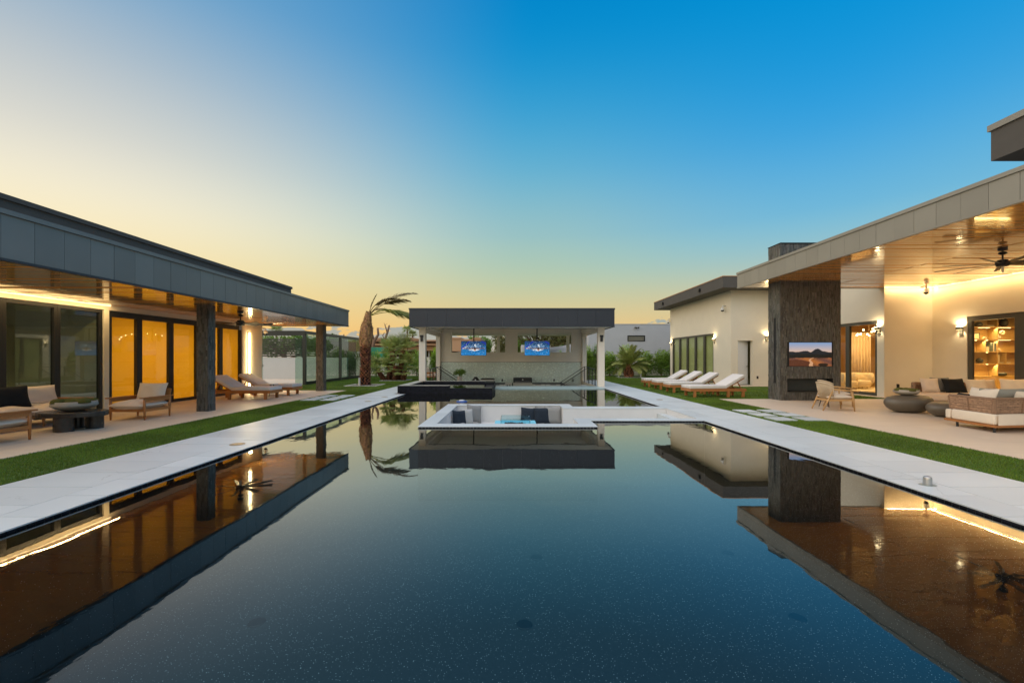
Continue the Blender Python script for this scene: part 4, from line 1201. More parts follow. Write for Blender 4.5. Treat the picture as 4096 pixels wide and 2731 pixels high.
# ================================================================== FIREPLACE
fp = thing('fireplace_tower', 'tall dark ledger stone fireplace and chimney with a niche holding a television', 'fireplace', (0, 0, 0))
fx0, fx1, fy0, fy1 = 9.52, 11.65, 14.84, 15.52
c = MB()     # core with niches (TV and firebox)
TX0, TX1, TZ0, TZ1 = 10.06, 11.08 + .32, 1.14, 2.07
BX0, BX1, BZ0, BZ1 = 9.88 + .0, 11.37, .33, .77
xs_ = [fx0, 9.80, 11.37, fx1]; zs = [-.02, .30, .77, 1.19, 2.06, 5.54]
for i in range(3):
    for j in range(5):
        if i == 1 and j in (1, 3): c.box(xs_[i], xs_[i + 1], fy0 + (.30 if j == 1 else .07), fy1, zs[j], zs[j + 1])
        else: c.box(xs_[i], xs_[i + 1], fy0, fy1, zs[j], zs[j + 1])
c.build('core', M['stone_core'], fp)
stone_cover(fp, fx0, fx1, fy0, fy1, 0, 5.53, 'fl', .022, .046, .06, .24, .014,
            holes=(('f', 9.80, 11.37, .30, .77), ('f', 9.80, 11.37, 1.19, 2.06), ('l', 15.08, 15.17, .60, 2.93)))
MB().box(fx0 - .004, fx0 - .001, 15.08, 15.17, .60, 2.93).build('dark_slot', M['black_metal'], fp)  # black strip set in the vertical groove of the cladding
fb = MB(); fb.box(9.82, 11.35, 15.10, 15.13, .31, .76); fb.build('firebox_back', M['charcoal'], fp)
MB().box(9.90, 11.27, 14.92, 15.06, .305, .335).build('burner', M['black_metal'], fp)
MB().box(9.80, 11.37, 14.80, 14.835, .285, .303).build('firebox_lip', M['frame_bronze'], fp)
MB().box(9.50, 11.67, 14.80, 15.54, 5.535, 5.56).build('chimney_cap', M['stone_core'], fp)
tv = thing('television', 'television in the dark stone fireplace showing a desert with mountains', 'television', (10.585, 14.845, 1.625))
MB().box(-.775, .775, 0, .06, -.43, .43).build('body', M['black_metal'], tv)
screen_mesh(1.50, .83, desert_picture(132, 73), tv, -.006)

# ================================================================== RIGHT HOUSE
rh = thing('main_house', 'large house with warm lit fascia panels and a glowing wooden patio ceiling', 'house', (0, 0, 0))
ZC = 4.22; XF = 8.85; YE = 16.42; XA = 14.4; YB = 16.2; XC = 16.26
wl_ = MB()
wall_cells(wl_, 'y', XA, .22, [YB, 16.52, 19.62, 23.2], [-.03, 2.97, 5.25], {(1, 0)})
wl_.box(XA + .22, XC + .22, YB, YB + .22, -.03, ZC + .3)
wall_cells(wl_, 'y', XC, .22, [7.0, 9.1, 14.98, YB], [-.03, 2.97, ZC + .3], {(1, 0)})
wl_.build('wall', M['stucco_white'], rh)
# rooms behind
rm = MB()
rm.box(XA + .22, 21, 17.75, 24, -.05, -.002); rm.box(XC + .22, 23, 7, 17.60, -.05, -.002)
rm.box(20.9, 21, 17.75, 24, 0, 3.2); rm.box(XA + .22, 21, 23.0, 23.15, 0, 3.2); rm.box(XA + .22, 21, 16.45, 24, 3.2, 3.3)
rm.box(XA + .22, XC + .22, 16.44, 17.75, -.05, -.002)
rm.box(XC + .22, 23, 17.62, 17.74, 0, 3.3); rm.box(22.9, 23, 7, 17.62, 0, 3.3); rm.box(XC + .22, 23, 7, 17.62, 3.2, 3.3)
rm.build('interior_wall', M['interior_warm'], rh)
area('room_lamp', (17.2, 19.6, 3.15), 2.5, 2.5, 120, (1.0, .60, .20), (0, 0, 0), rh)
area('room_lamp', (19.6, 15.6, 3.15), 2.5, 1.2, 110, (1.0, .60, .20), (0, 0, 0), rh)
window_y(rh, XA + .02, [16.53, 18.0, 19.60], 0, 2.96, -1, glass_='glass_clear', frame='frame_bronze', fw=.10, head=.12, sill=.12)
window_y(rh, XC + .02, [9.12, 11.3, 13.45, 14.97], 0, 2.96, -1, glass_='glass_clear', frame='frame_bronze', fw=.13, head=.16, sill=.12)
# roof
rr = MB(); rr.box(XF + .03, XA - .01, 4.0, YE - .03, ZC + .022, 4.80); rr.box(XA - .01, 24, 4.0, YB, ZC + .30, 4.80)
rroof = rr.build('roof', M['stucco_dark'], rh)
MB().box(XF - .015, XF + .06, 4.0, YE, ZC - .02, ZC + .02).box(XF + .06, XA - .01, YE - .05, YE, ZC - .02, ZC + .02).build('drip_edge', M['metal_fascia_warmlit'], rroof)
MB().box(XF - .03, 24, 4.0, YE + .02, 4.74, 4.82).build('roof_cap', M['metal_fascia_warmlit'], rroof)
yy = YE
while yy > 4.4:
    MB().box(XF - random.uniform(0, .004), XF + .03, yy - .48 + .003, yy - .003, ZC + .022, 4.738).build('fascia_panel', M['metal_fascia_warmlit'], rroof)
    yy -= .48
for k in range(11): MB().box(XF + .03 + k * .5 + .003, XF + .03 + (k + 1) * .5 - .003, YE - .03, YE, ZC + .022, 4.738).build('fascia_panel', M['metal_fascia_warmlit'], rroof)
rc = thing_part('ceiling', rh)
planks(rc, XF + .065, XA - .06, YB - .06, YE - .06, ZC, .172)
planks(rc, XF + .065, XC - .05, 5.0, YB - .06, ZC, .172, split=12.05)
MB().box(12.03, 12.07, 5.0, YE - .06, ZC + .006, ZC + .02).build('ceiling_slot', M['black_metal'], rc)
# upper storey edge
up = MB(); up.box(10.32, 24, 3.0, 9.03, 5.72, 6.36); up.box(12.0, 24, 3.0, 8.2, 4.82, 5.72)
upr = up.build('upper_roof', M['stucco_dark'], rh)
MB().box(10.28, 24, 3.0, 9.07, 6.36, 6.49).build('roof_cap', M['metal_fascia_warmlit'], upr)
# cove light along the walls
cv = MB(); cv.box(XA, XC, YB - .02, YB - .005, ZC - .018, ZC + .012); cv.box(XC - .02, XC - .005, 7.2, YB - .02, ZC - .018, ZC + .012)
cv.build('light_strip', M['led'], rh)
area('strip_lamp', ((XA + XC) / 2, YB - .14, ZC - .02), XC - XA, .04, 12, WARM, (R(8), 0, 0), rh)
area('strip_lamp', (XC - .20, 11.6, ZC - .01), .05, 9.0, 62, WARM, (0, R(-8), 0), rh)
sconce((XA, 16.42, 2.60), R(-90), 'glowing bronze wall lamp beside the sliding door at the corner of the patio', 14)
sconce((XC, 15.15, 2.52), R(-90), 'glowing bronze wall lamp left of the door with the lit bookcase', 16)
dome_camera((XC - .45, YB - .02, 4.1), 0, 'white security camera hanging below the patio ceiling cove')
ceiling_fan((12.2, 10.42, ZC), 'large black ceiling fan with long thin blades under the glowing wooden ceiling', 1.2, .1)
outlet((14.92, YB - .001, .42), 0, 'bronze outlet low on the cream wall of the fireplace patio')

# ------------------------------------------------------------------ white wing behind
wb = thing('white_wing', 'white stucco wing with a dark roof slab, five olive windows and a half open door', 'house', (0, 0, 0))
XWg = 12.15; YD = 23.2
w = MB()
wall_cells(w, 'y', XWg, .25, [YD, 25.18, 31.6, 32.0], [-.03, 2.97, 5.24], {(1, 0)})
wall_cells(w, 'x', YD, .25, [XWg + .25, 12.52, 13.36, 14.62], [-.03, 2.46, 5.24], {(1, 0)})
w.box(XWg + .25, 20, 31.75, 32.0, -.03, 5.24)
w.build('wall', M['stucco_white'], wb)
MB().box(XWg + .26, 19, YD + .26, 31.7, -.05, -.01).box(18.9, 19, YD + .26, 31.7, 0, 3.2).box(XWg + .26, 19, YD + .26, 31.7, 3.1, 3.2).build('interior_wall', M['interior'], wb)
window_y(wb, XWg + .02, [25.2, 26.47, 27.75, 29.03, 30.31, 31.58], 0, 2.96, -1, frame='frame_bronze', glass_='glass_clear', shade='shade_olive', fw=.10, head=.10, sill=.10)
dr = thing_part('door', wb)
MB().box(12.46, 12.53, YD - .02, YD + .2, 0, 2.52).box(13.35, 13.42, YD - .02, YD + .2, 0, 2.52).box(12.53, 13.35, YD - .02, YD + .2, 2.45, 2.52).build('door_frame', M['stucco_white'], dr)
lf = MB().box(0, .80, -.025, .025, .02, 2.44).build('door_leaf', M['white_plastic'], dr, loc=(12.55, YD + .06, 0), rz=R(24))
MB().box(.68, .76, -.07, -.026, 1.02, 1.05).box(.66, .70, -.09, -.07, 1.02, 1.05).build('door_handle', M['steel'], dr, loc=(12.55, YD + .06, 0), rz=R(24))
ro = MB(); ro.box(11.22, 24, 22.22, 32.9, 5.22, 5.80); wr = ro.build('roof', M['stucco_dark'], wb)
MB().box(11.20, 24, 22.20, 32.92, 5.80, 5.845).build('roof_cap', M['stucco_tan'], wr)
for y_, lab in ((24.9, 'black box lamp on the dark roof edge of the white wing, nearer one'), (30.9, 'black box lamp on the dark roof edge of the white wing, farther one')):
    t = thing('eave_lamp', lab, 'wall lamp', (11.22, y_, 5.50))
    MB().box(-.12, 0, -.08, .08, -.09, .09).build('housing', M['black_metal'], t, bevel=.01)
    MB().box(-.10, -.02, -.06, .06, -.10, -.088).build('lens', M['charcoal'], t)
sconce((XWg, 25.02, 2.55), R(-90), 'glowing wall lamp at the near end of the olive windows on the white wing', 9)
sconce((XWg, 31.78, 2.55), R(-90), 'glowing wall lamp at the far corner of the white wing', 9)
sconce((14.12, YD, 2.62), 0, 'glowing wall lamp hidden behind the fireplace tower beside the half open door', 9)
dome_camera((XWg, 23.75, 4.3), R(-90), 'white security camera high on the near corner of the white wing')
dome_camera((XWg, 31.9, 4.3), R(-90), 'white security camera high on the far corner of the white wing')
outlet((13.62, YD - .001, .42), 0, 'bronze outlet low on the white wall right of the half open door')

# ================================================================== things inside the lit rooms
bc = thing('bookcase', 'built-in oak bookcase glowing behind the patio door', 'bookcase', (19.9, 17.2, 0))
MB().box(-1.9, 1.3, .36, .40, 0, 3.15).build('back_panel', M['oak'], bc)
for z in (.757, 1.275, 1.766, 2.268, 2.78):
    MB().box(-1.9, 1.3, 0, .36, z - .035, z).build('shelf', M['oak'], bc)
for x in (-1.9, -1.2, .03, 1.28): MB().box(x, x + .03, .002, .36, .757, 3.15).build('upright', M['oak'], bc)
MB().box(-.46, -.44, .004, .36, 1.766, 2.233).box(.38, .40, .004, .36, 1.275, 1.73).build('divider', M['oak'], bc)
for i in range(5): MB().box(-1.9 + .64 * i + .004, -1.9 + .64 * (i + 1) - .004, -.02, .0, .05, .715).build('cupboard_door', M['oak'], bc)
for (x, z) in ((-.2, 2.744), (.7, 2.744), (-.66, 2.232), (-.2, 2.232), (.3, 2.232), (-.2, 1.730), (.18, 1.730), (-.2, 1.239), (-1.0, 1.239)):
    MB().lathe([(.03, 0), (.03, -.012)], 10).build('puck_light', M['puck'], bc, loc=(x, .18, z))
MB().box(-.72, -.25, .02, .05, 2.725, 2.744).box(.06, .60, .02, .05, 2.725, 2.744).box(.06, .60, .02, .05, 2.215, 2.232).build('shelf_light', M['led'], bc)
area('shelf_lamp', (-.2, .05, 2.70), 1.6, .2, 22, (1, .66, .25), (R(-35), 0, 0), bc)
area('shelf_lamp', (-.2, .05, 2.18), 1.6, .2, 22, (1, .66, .25), (R(-35), 0, 0), bc)
area('shelf_lamp', (-.2, .05, 1.20), 1.6, .2, 22, (1, .66, .25), (R(-35), 0, 0), bc)
def vase(x, z, prof, mat, label, name='vase', cat='vase', y=17.36):
    o = MB().lathe(prof, 20).build(name, M[mat], smooth=True, loc=(x, y, z)); return tag(o, label, cat)
rp = lambda r, h: [(r * .5, 0), (r * .95, h * .2), (r, h * .5), (r * .8, h * .8), (r * .45, h * .92), (r * .5, h)]
vase(19.33, 2.78, rp(.13, .20), 'charcoal', 'dark round pot at the left of the top shelf of the bookcase', 'pot', 'pot')
vase(20.38, 2.78, rp(.13, .36), 'charcoal', 'tall dark vase at the right of the top shelf of the bookcase')
vase(20.06, 2.268, [(.08, 0), (.13, .03), (.13, .11), (.06, .17), (.06, .23)], 'ceramic', 'pale wide vase with dry twigs on the second shelf of the bookcase')
vase(19.37, 1.30, rp(.115, .20), 'charcoal', 'dark round pot on a small stand on the fourth shelf of the bookcase', 'pot', 'pot')
vase(20.16, .757, [(.16, 0), (.22, .03), (.23, .10), (.20, .13)], 'charcoal', 'wide dark bowl on the lowest shelf of the bookcase', 'bowl', 'bowl')
o = MB().box(-.09, .09, -.06, .06, 0, .022).build('display_stand', M['charcoal'], loc=(19.37, 17.36, 1.275)); tag(o, 'flat dark stand under the round pot in the bookcase', 'stand')
pf = thing('picture_frame', 'dark square picture frame leaning on the second shelf of the bookcase', 'picture frame', (19.31, 17.42, 2.268))
MB().box(-.135, .135, -.012, .012, 0, .025).box(-.135, .135, -.012, .012, .245, .27).box(-.135, -.11, -.012, .012, .025, .245).box(.11, .135, -.012, .012, .025, .245).build('frame', M['charcoal'], pf)
MB().box(-.11, .11, -.004, .006, .025, .245).build('print', M['ceramic'], pf)
def arch(x, z, r, mat, label):
    mb = MB(); mb.tube([(r * math.cos(a), 0, r * math.sin(a)) for a in [PI * k / 12 for k in range(13)]], r * .38, 8)
    o = mb.build('arch_ornament', M[mat], smooth=True, loc=(x, 17.36, z)); tag(o, label, 'ornament'); return o
arch(19.57, 2.268, .075, 'ceramic', 'pale arched ornament beside the picture frame in the bookcase')
arch(20.13, 1.766, .09, 'ceramic', 'pale arched ornament on the middle shelf of the bookcase')
rs = thing('ring_sculpture', 'round pale stone ring on a thin stand on the second shelf of the bookcase', 'sculpture', (20.29, 17.36, 2.268))
MB().tube([(.075 * math.cos(a), 0, .27 + .06 * math.sin(a)) for a in [2 * PI * k / 16 for k in range(17)]], .042, 8, cap=False).build('ring', M['ceramic'], rs, smooth=True)
MB().tube([(0, 0, .01), (0, 0, .17)], .006, 6).box(-.09, .09, -.05, .05, 0, .018).build('stand', M['oak'], rs)
tw = MB()
for k in range(7):
    a = random.uniform(0, 6.28); tw.tube([(0, 0, .2), (.03 * math.cos(a), .02 * math.sin(a), .33), (.10 * math.cos(a), .05 * math.sin(a), .42)], .004, 4)
o = tw.build('twigs', M['ceramic'], loc=(20.06, 17.36, 2.268)); tag(o, 'dry pale twigs standing in the wide vase', 'twigs')
for i, (x, z, w_, h, t_) in enumerate(((19.79, 1.766, .035, .36, .2), (19.83, 1.766, .04, .355, .2), (19.885, 1.766, .06, .34, .22), (19.97, 1.275, .03, .33, .2), (20.01, 1.275, .03, .335, .2), (20.05, 1.275, .03, .35, .2))):
    o = MB().box(-w_ / 2, w_ / 2, 0, t_, 0, h).build('book', M['book'] if i != 1 and i < 4 else M['ceramic'], loc=(x, 17.25, z)); tag(o, ('dark book leftmost of the three on the middle bookcase shelf', 'pale book between two dark ones on the middle bookcase shelf', 'dark thick book rightmost on the middle bookcase shelf', 'dark book leftmost of the three on the fourth bookcase shelf', 'pale book in the middle on the fourth bookcase shelf', 'tallest pale book on the fourth bookcase shelf')[i], 'book', 'upright books in the lit bookcase')
o = MB().box(-.15, .15, 0, .04, 0, .33).build('art_board', M['charcoal'], loc=(19.60, 17.42, 1.766)); tag(o, 'dark rectangular board standing behind the wedge on the middle shelf of the bookcase', 'board')
o = MB().prism([(-.115, 0), (.115, 0), (.115, .19), (.0, .19), (-.115, .08)], -.05, .05); o.v = [(a, c_, b_) for a, b_, c_ in o.v]
o = o.build('stone_wedge', M['ceramic'], loc=(19.56, 17.33, 1.766)); tag(o, 'pale stone wedge on the middle shelf of the bookcase', 'ornament')
for x, z, lab in ((19.74, 2.78, 'row of small pale blocks on the top shelf of the bookcase'), (20.40, 1.275, 'small pale block box on the fourth shelf of the bookcase')):
    t = thing('block_ornament', lab, 'ornament', (x, 17.33, z)); MB().box(-.16, .16, -.05, .05, 0, .015).box(-.16, .16, -.05, .05, .045, .06).build('rail', M['ceramic'], t)
    for k in range(4): MB().box(-.16 + .1 * k, -.14 + .1 * k, -.045, .045, .015, .045).build('block', M['ceramic'], t)
# living room
def tub_chair(loc, rz, label):
    t = thing('armchair', label, 'armchair', loc, rz)
    mb = MB(); mb.tube([(.42 * math.cos(a), .42 * math.sin(a), .52) for a in [R(-20) + R(220) * k / 14 for k in range(15)]], .13, 10)
    mb.v = [(x, y_, .52 + (z - .52) * 2.1) for x, y_, z in mb.v]; mb.build('backrest', M['fabric_cream'], t, smooth=True)
    MB().lathe([(.30, .12), (.40, .16), (.41, .36), (.36, .42), (.05, .44)], 22).build('seat', M['fabric_cream'], t, smooth=True)
    for a in range(4): MB().tube([(.25 * math.cos(a * PI / 2 + .8), .25 * math.sin(a * PI / 2 + .8), 0), (.25 * math.cos(a * PI / 2 + .8), .25 * math.sin(a * PI / 2 + .8), .14)], .02, 8).build('leg', M['oak'], t)
tub_chair((16.0, 20.0, 0), R(20), 'cream tub armchair behind the sliding door, left one')
tub_chair((16.9, 20.3, 0), R(-10), 'cream tub armchair behind the sliding door, right one')
cd = thing('chandelier', 'sparkling chandelier in the living room behind the sliding door', 'chandelier', (16.62, 19.5, 3.2))
MB().tube([(0, 0, 0), (0, 0, -.45)], .01, 6).build('stem', M['brass'], cd)
gl = MB(); bl = MB()
for k in range(26):
    d = Vector((random.gauss(0, 1), random.gauss(0, 1), random.gauss(0, .5))).normalized(); p = Vector((0, 0, -.65)) + Vector((d.x * .5, d.y * .5, d.z * .32))
    gl.tube([(0, 0, -.65), p], .005, 4)
    if k % 2 == 0: bl.lathe([(.002, -.035), (.033, 0), (.002, .035)], 8, p)
gl.build('arms', M['brass'], cd); o = bl.build('bulbs', M['bulb'], cd); o['kind'] = 'stuff'
cu = MB()
n = 26
for i in range(n):
    x0, x1 = i * 1.0 / n, (i + 1) * 1.0 / n; f = lambda x: .05 * math.sin(x * 42)
    cu.add([(x0, f(x0), 0), (x1, f(x1), 0), (x1, f(x1), 2.8), (x0, f(x0), 2.8)], [(0, 1, 2, 3)])
o = cu.build('curtain', M['fabric_beige'], smooth=True, loc=(17.3, 21.4, 0)); md = o.modifiers.new('s', 'SOLIDIFY'); md.thickness = .01
tag(o, 'cream curtain hanging behind the tub chairs', 'curtain')
rug = MB().box(-1.6, 1.6, -1.3, 1.3, 0, .02).build('rug', M['fabric_cream'], loc=(16.6, 19.9, 0)); tag(rug, 'pale rug under the tub chairs in the living room', 'rug')
# ================================================================== OUTDOOR FURNITURE
def slat_lounger():
    """local: foot end at -X ... head end at +X, length 2.15, width .85"""
    t = thing('sun_lounger', 'x', 'sun lounger')
    MB().box(-1.06, 1.06, -.41, -.37, .22, .32).build('side_rail', M['teak'], t, bevel=.004)
    MB().box(-1.06, 1.06, .37, .41, .22, .32).build('side_rail', M['teak'], t, bevel=.004)
    MB().box(-1.09, -1.06, -.42, .42, .215, .325).build('end_rail', M['teak'], t, bevel=.004)
    MB().box(1.06, 1.09, -.41, .41, .22, .32).build('end_rail', M['teak'], t, bevel=.004)
    first = None
    for k in range(13):
        x = -1.0 + k * .105
        if first is None:
            first = MB().box(-.04, .04, -.368, .368, .285, .312).build('slat', M['teak'], t); s_ = first
        else: s_ = inst(first, t)
        s_.location = (x, 0, 0)
    for x in (-.90, .40, .98):
        for y_ in (-.37, .37): MB().box(x - .045, x + .045, y_ - .04, y_ + .04, 0, .22).build('leg', M['teak'], t, bevel=.004)
    ang = R(30)
    bk = MB(); bm = RY(-ang)
    bk.obox(Vector((.34, 0, .325)) + bm.to_3x3() @ Vector((.40, 0, 0)), (.80, .74, .03), bm); bk.build('back_board', M['teak'], t)
    MB().bar((.82, -.28, .56), (.98, -.28, .29), .035, .03).bar((.82, .28, .56), (.98, .28, .29), .035, .03).build('back_prop', M['teak'], t)
    MB().box(-1.08, .335, -.40, .40, .325, .445).build('seat_mattress', M['fabric_white'], t, bevel=.022, seg=3)
    bm2 = MB(); bm2.obox(Vector((.33, 0, .36)) + bm.to_3x3() @ Vector((.425, 0, .045)), (.85, .80, .115), bm); bm2.build('back_mattress', M['fabric_white'], t, bevel=.022, seg=3)
    return t
lo = slat_lounger()
G_R = 'wooden sun loungers lined up on the turf beside the white wing'
labels = ['nearest of the four wooden sun loungers on the turf', 'second nearest of the four wooden sun loungers on the turf', 'third of the four wooden sun loungers on the turf, counted from the fireplace', 'farthest of the four wooden sun loungers on the turf']
place(lo, (7.90, 16.42, 0), R(2), labels[0], G_R)
for i, (x, y_, a) in enumerate(((7.95, 18.55, 1), (8.0, 20.25, 0), (8.0, 21.9, -1))):
    c = copy_tree(lo); place(c, (x, y_, 0), R(a), labels[i + 1], G_R)
G_L = 'wooden sun loungers on the left patio'
c = copy_tree(lo); place(c, (-9.72, 15.48, 0), R(180), 'nearer of the two sun loungers on the left patio, right of the stone pillar', G_L)
c = copy_tree(lo); place(c, (-9.80, 17.15, 0), R(181), 'farther of the two sun loungers on the left patio, beside the light bar', G_L)
def wire_table(loc, rad, h, label, mat='white_plastic'):
    t = thing('side_table', label, 'side table', loc)
    MB().lathe([(.01, h - .02), (rad, h - .02), (rad, h), (.01, h + .001)], 26).build('tabletop', M[mat], t)
    for k in range(3):
        a = k * 2 * PI / 3 + .5
        MB().tube([(.05 * math.cos(a), .05 * math.sin(a), h - .02), (rad * .8 * math.cos(a), rad * .8 * math.sin(a), 0)], .008, 6).tube([(.07 * math.cos(a + .4), .07 * math.sin(a + .4), h - .02), (rad * .8 * math.cos(a), rad * .8 * math.sin(a), 0)], .008, 6).build('leg', M['black_metal'], t)
wire_table((-9.28, 16.3, 0), .22, .50, 'small white round side table with black wire legs between the two left loungers')
wire_table((9.62, 12.85, 0), .2, .42, 'small side table with thin black legs between the two rope back chairs')
st = thing('side_table', 'low wooden side table between the first two loungers on the turf', 'side table', (8.15, 17.45, 0))
MB().box(-.23, .23, -.23, .23, .30, .34).build('tabletop', M['teak'], st, bevel=.004)
for x in (-.17, .17):
    for y_ in (-.17, .17): MB().box(x - .035, x + .035, y_ - .035, y_ + .035, 0, .30).build('leg', M['teak'], st)

# teak lounge armchair: faces -Y
def teak_chair(width=.86, seats=1, label='x', cat='armchair', name='armchair'):
    t = thing(name, label, cat)
    w2 = width / 2
    for sx in (-1, 1):
        x = sx * (w2 - .03)
        MB().tube([(x, -.36, 0), (x, -.36, .30), (x, -.36, .52)], [.018, .028, .024], 10).build('leg', M['teak'], t, smooth=True)
        MB().tube([(x, .38, 0), (x, .38, .30), (x, .40, .52)], [.018, .028, .024], 10).build('leg', M['teak'], t, smooth=True)
        a = MB(); a.prism([(x - .035, -.47), (x + .035, -.47), (x + .04, .0), (x + .03, .50), (x - .03, .50), (x - .04, .0)], .52, .548); a.build('armrest', M['teak'], t, bevel=.006)
        MB().box(x - .012, x + .012, -.34, .39, .44, .52).build('side_apron', M['teak'], t, bevel=.003)
        MB().box(x - .016, x + .016, -.34, .38, .20, .265).build('side_rail', M['teak'], t, bevel=.003)
    MB().box(-w2 + .04, w2 - .04, -.375, -.345, .20, .265).build('front_rail', M['teak'], t, bevel=.003)
    MB().box(-w2 + .04, w2 - .04, .365, .395, .20, .265).build('rear_rail', M['teak'], t, bevel=.003)
    MB().box(-w2 + .05, w2 - .05, -.345, .365, .225, .25).build('seat_deck', M['teak'], t)
    b = MB(); b.obox((0, .45, .60), (width - .12, .03, .22), RX(R(-14))); b.obox((0, .415, .44), (width - .12, .025, .08), RX(R(-14))); b.build('back_rail', M['teak'], t)
    if seats > 1:
        for k in range(1, seats):
            x = -w2 + width * k / seats
            MB().tube([(x, -.36, 0), (x, -.36, .23)], .022, 8).build('leg', M['teak'], t)
    sw_ = (width - .10) / seats
    for k in range(seats):
        cx = -w2 + .05 + sw_ * (k + .5)
        s_ = MB(); s_.pillow(sw_ + .02, .84, .25, (cx, -.03, .345), RX(R(90)), n=12, ear=.03); o = s_.build('seat_cushion', M['fabric_beige'], t, smooth=True)
        pi_ = MB(); pi_.tube([(cx + sx_ * sw_ * .49, -.03 + sy_ * .39, .335) for sx_, sy_ in ((-1, -1), (0, -1.02), (1, -1), (1.0, 0), (1, 1), (0, 1.0), (-1, 1), (-1, 0), (-1, -1))], .006, 6, cap=False); pi_.build('piping', M['fabric_beige'], o)
        b_ = MB(); b_.pillow(sw_ - .04, .46, .20, (cx, .33, .635), RX(R(-16)), n=12, ear=.06); b_.build('back_cushion', M['fabric_beige'], t, smooth=True)
    return t
ac = teak_chair(.88)
place(ac, (-9.23, 10.48, 0), 0, 'teak armchair with grey beige cushions facing the camera left of the stone pillar')
c = copy_tree(ac); place(c, (-9.25, 7.36, 0), R(180), 'teak armchair seen from the side at the edge of the picture, nearest the camera')
so = teak_chair(2.95, 3, name='sofa', cat='sofa', label='long teak sofa with beige cushions against the dark patio windows')
place(so, (-10.58, 8.70, 0), R(90), 'long teak sofa with beige cushions against the dark patio windows')
cushion((-10.62, 8.95, .42), (.66, .50), .2, .30, R(78), 'fabric_black', 'large black cushion leaning on the teak sofa')

# black stone coffee table
ct = thing('coffee_table', 'low black stone coffee table with a kidney shaped top on three thick legs', 'coffee table', (-9.22, 8.85, 0))
pl = []
for k in range(40):
    a = 2 * PI * k / 40; r = 1 + .10 * math.cos(2 * a + .6) + .05 * math.cos(3 * a) + random.uniform(-.006, .006)
    pl.append((.60 * r * math.cos(a), .50 * r * math.sin(a)))
MB().prism(pl, .29, .385).build('tabletop', M['black_stone'], ct, bevel=.012, seg=2)
for (x, y_, sx) in ((.12, -.30, .17), (.30, .16, .16), (-.12, .18, .15)):
    MB().lathe([(sx, 0), (sx * 1.02, .1), (sx, .29)], 24, (0, 0, 0), 1.0, .8).build('leg', M['black_stone'], ct, loc=(x, y_, 0))
def moss_bowl(loc, r, h, label):
    t = thing('moss_bowl', label, 'bowl', loc)
    MB().lathe([(.01, 0), (r * .40, 0), (r * .75, h * .22), (r * .98, h * .52), (r, h * .62), (r * .955, h), (r * .90, h), (r * .88, h * .80), (.01, h * .78)], 36).build('bowl', M['bowl_stone'], t, smooth=True)
    mo = MB()
    for k in range(24):
        a, q = random.uniform(0, 6.28), random.uniform(0, .72) ** .5 * r
        s_ = random.uniform(.07, .13) * r / .36; mo.lathe([(s_, -.02), (s_ * .92, s_ * .25), (s_ * .55, s_ * .52), (.004, s_ * .6)], 10, (q * .92 * math.cos(a), q * .92 * math.sin(a), h * .96))
    o = mo.build('moss', M['moss'], t, smooth=True); o['kind'] = 'stuff'
moss_bowl((-9.26, 8.92, .386), .37, .20, 'pale stone bowl filled with moss on the black coffee table')

# rope back chairs: face -Y
def rope_chair():
    t = thing('lounge_chair', 'x', 'lounge chair')
    mt = 'teak_light'
    for sx in (-1, 1):
        MB().tube([(sx * .30, -.36, 0), (sx * .305, -.33, .33), (sx * .30, -.30, .565)], [.016, .024, .020], 10).build('leg', M[mt], t, smooth=True)
        MB().tube([(sx * .27, .44, 0), (sx * .29, .30, .33), (sx * .30, .19, .60)], [.016, .024, .020], 10).build('leg', M[mt], t, smooth=True)
        MB().tube([(sx * .30, -.46, .555), (sx * .315, -.2, .578), (sx * .31, .22, .61)], [.018, .022, .018], 10).build('armrest', M[mt], t, smooth=True)
        MB().bar((sx * .30, -.33, .315), (sx * .29, .32, .30), .028, .055).build('side_rail', M[mt], t)
    MB().bar((-.30, -.33, .315), (.30, -.33, .315), .028, .055).build('front_rail', M[mt], t)
    MB().bar((-.29, .31, .30), (.29, .31, .30), .028, .055).build('rear_rail', M[mt], t)
    # wrapped rope back: cords running down a curved hoop
    top, bot = [], []
    for k in range(33):
        u = -1 + 2 * k / 32; a = u * R(82)
        top.append(Vector((.345 * math.sin(a), .16 + .25 * math.cos(a), .795 - .10 * abs(u) ** 2.2)))
        bot.append(Vector((.285 * math.sin(a * .92), .13 + .185 * math.cos(a), .335)))
    MB().tube(top, .020, 8).build('back_hoop', M['rope'], t, smooth=True)
    rp_ = MB()
    for p, q in zip(top, bot): rp_.tube([p, p.lerp(q, .5) + Vector((0, .015, 0)), q], .0088, 5)
    for k in range(32):
        p = top[k].lerp(top[k + 1], .5); q = bot[k].lerp(bot[k + 1], .5); rp_.tube([p, q], .0075, 5)
    o = rp_.build('rope_back', M['rope'], t, smooth=True); o['kind'] = 'stuff'
    s_ = MB(); s_.pillow(.60, .66, .15, (0, -.02, .385), RX(R(90)), n=12, ear=.03); s_.build('seat_cushion', M['fabric_cream'], t, smooth=True)
    b_ = MB(); b_.pillow(.50, .36, .14, (0, .24, .58), RX(R(-18)), n=10, ear=.06); b_.build('back_cushion', M['fabric_cream'], t, smooth=True)
    return t
rcx = rope_chair()
place(rcx, (9.33, 12.13, 0), R(82), 'wooden lounge chair with a woven rope back, the nearer one by the fireplace', 'rope back lounge chairs by the fireplace')
c = copy_tree(rcx); place(c, (10.16, 13.2, 0), R(79), 'wooden lounge chair with a woven rope back, half hidden behind its twin', 'rope back lounge chairs by the fireplace')

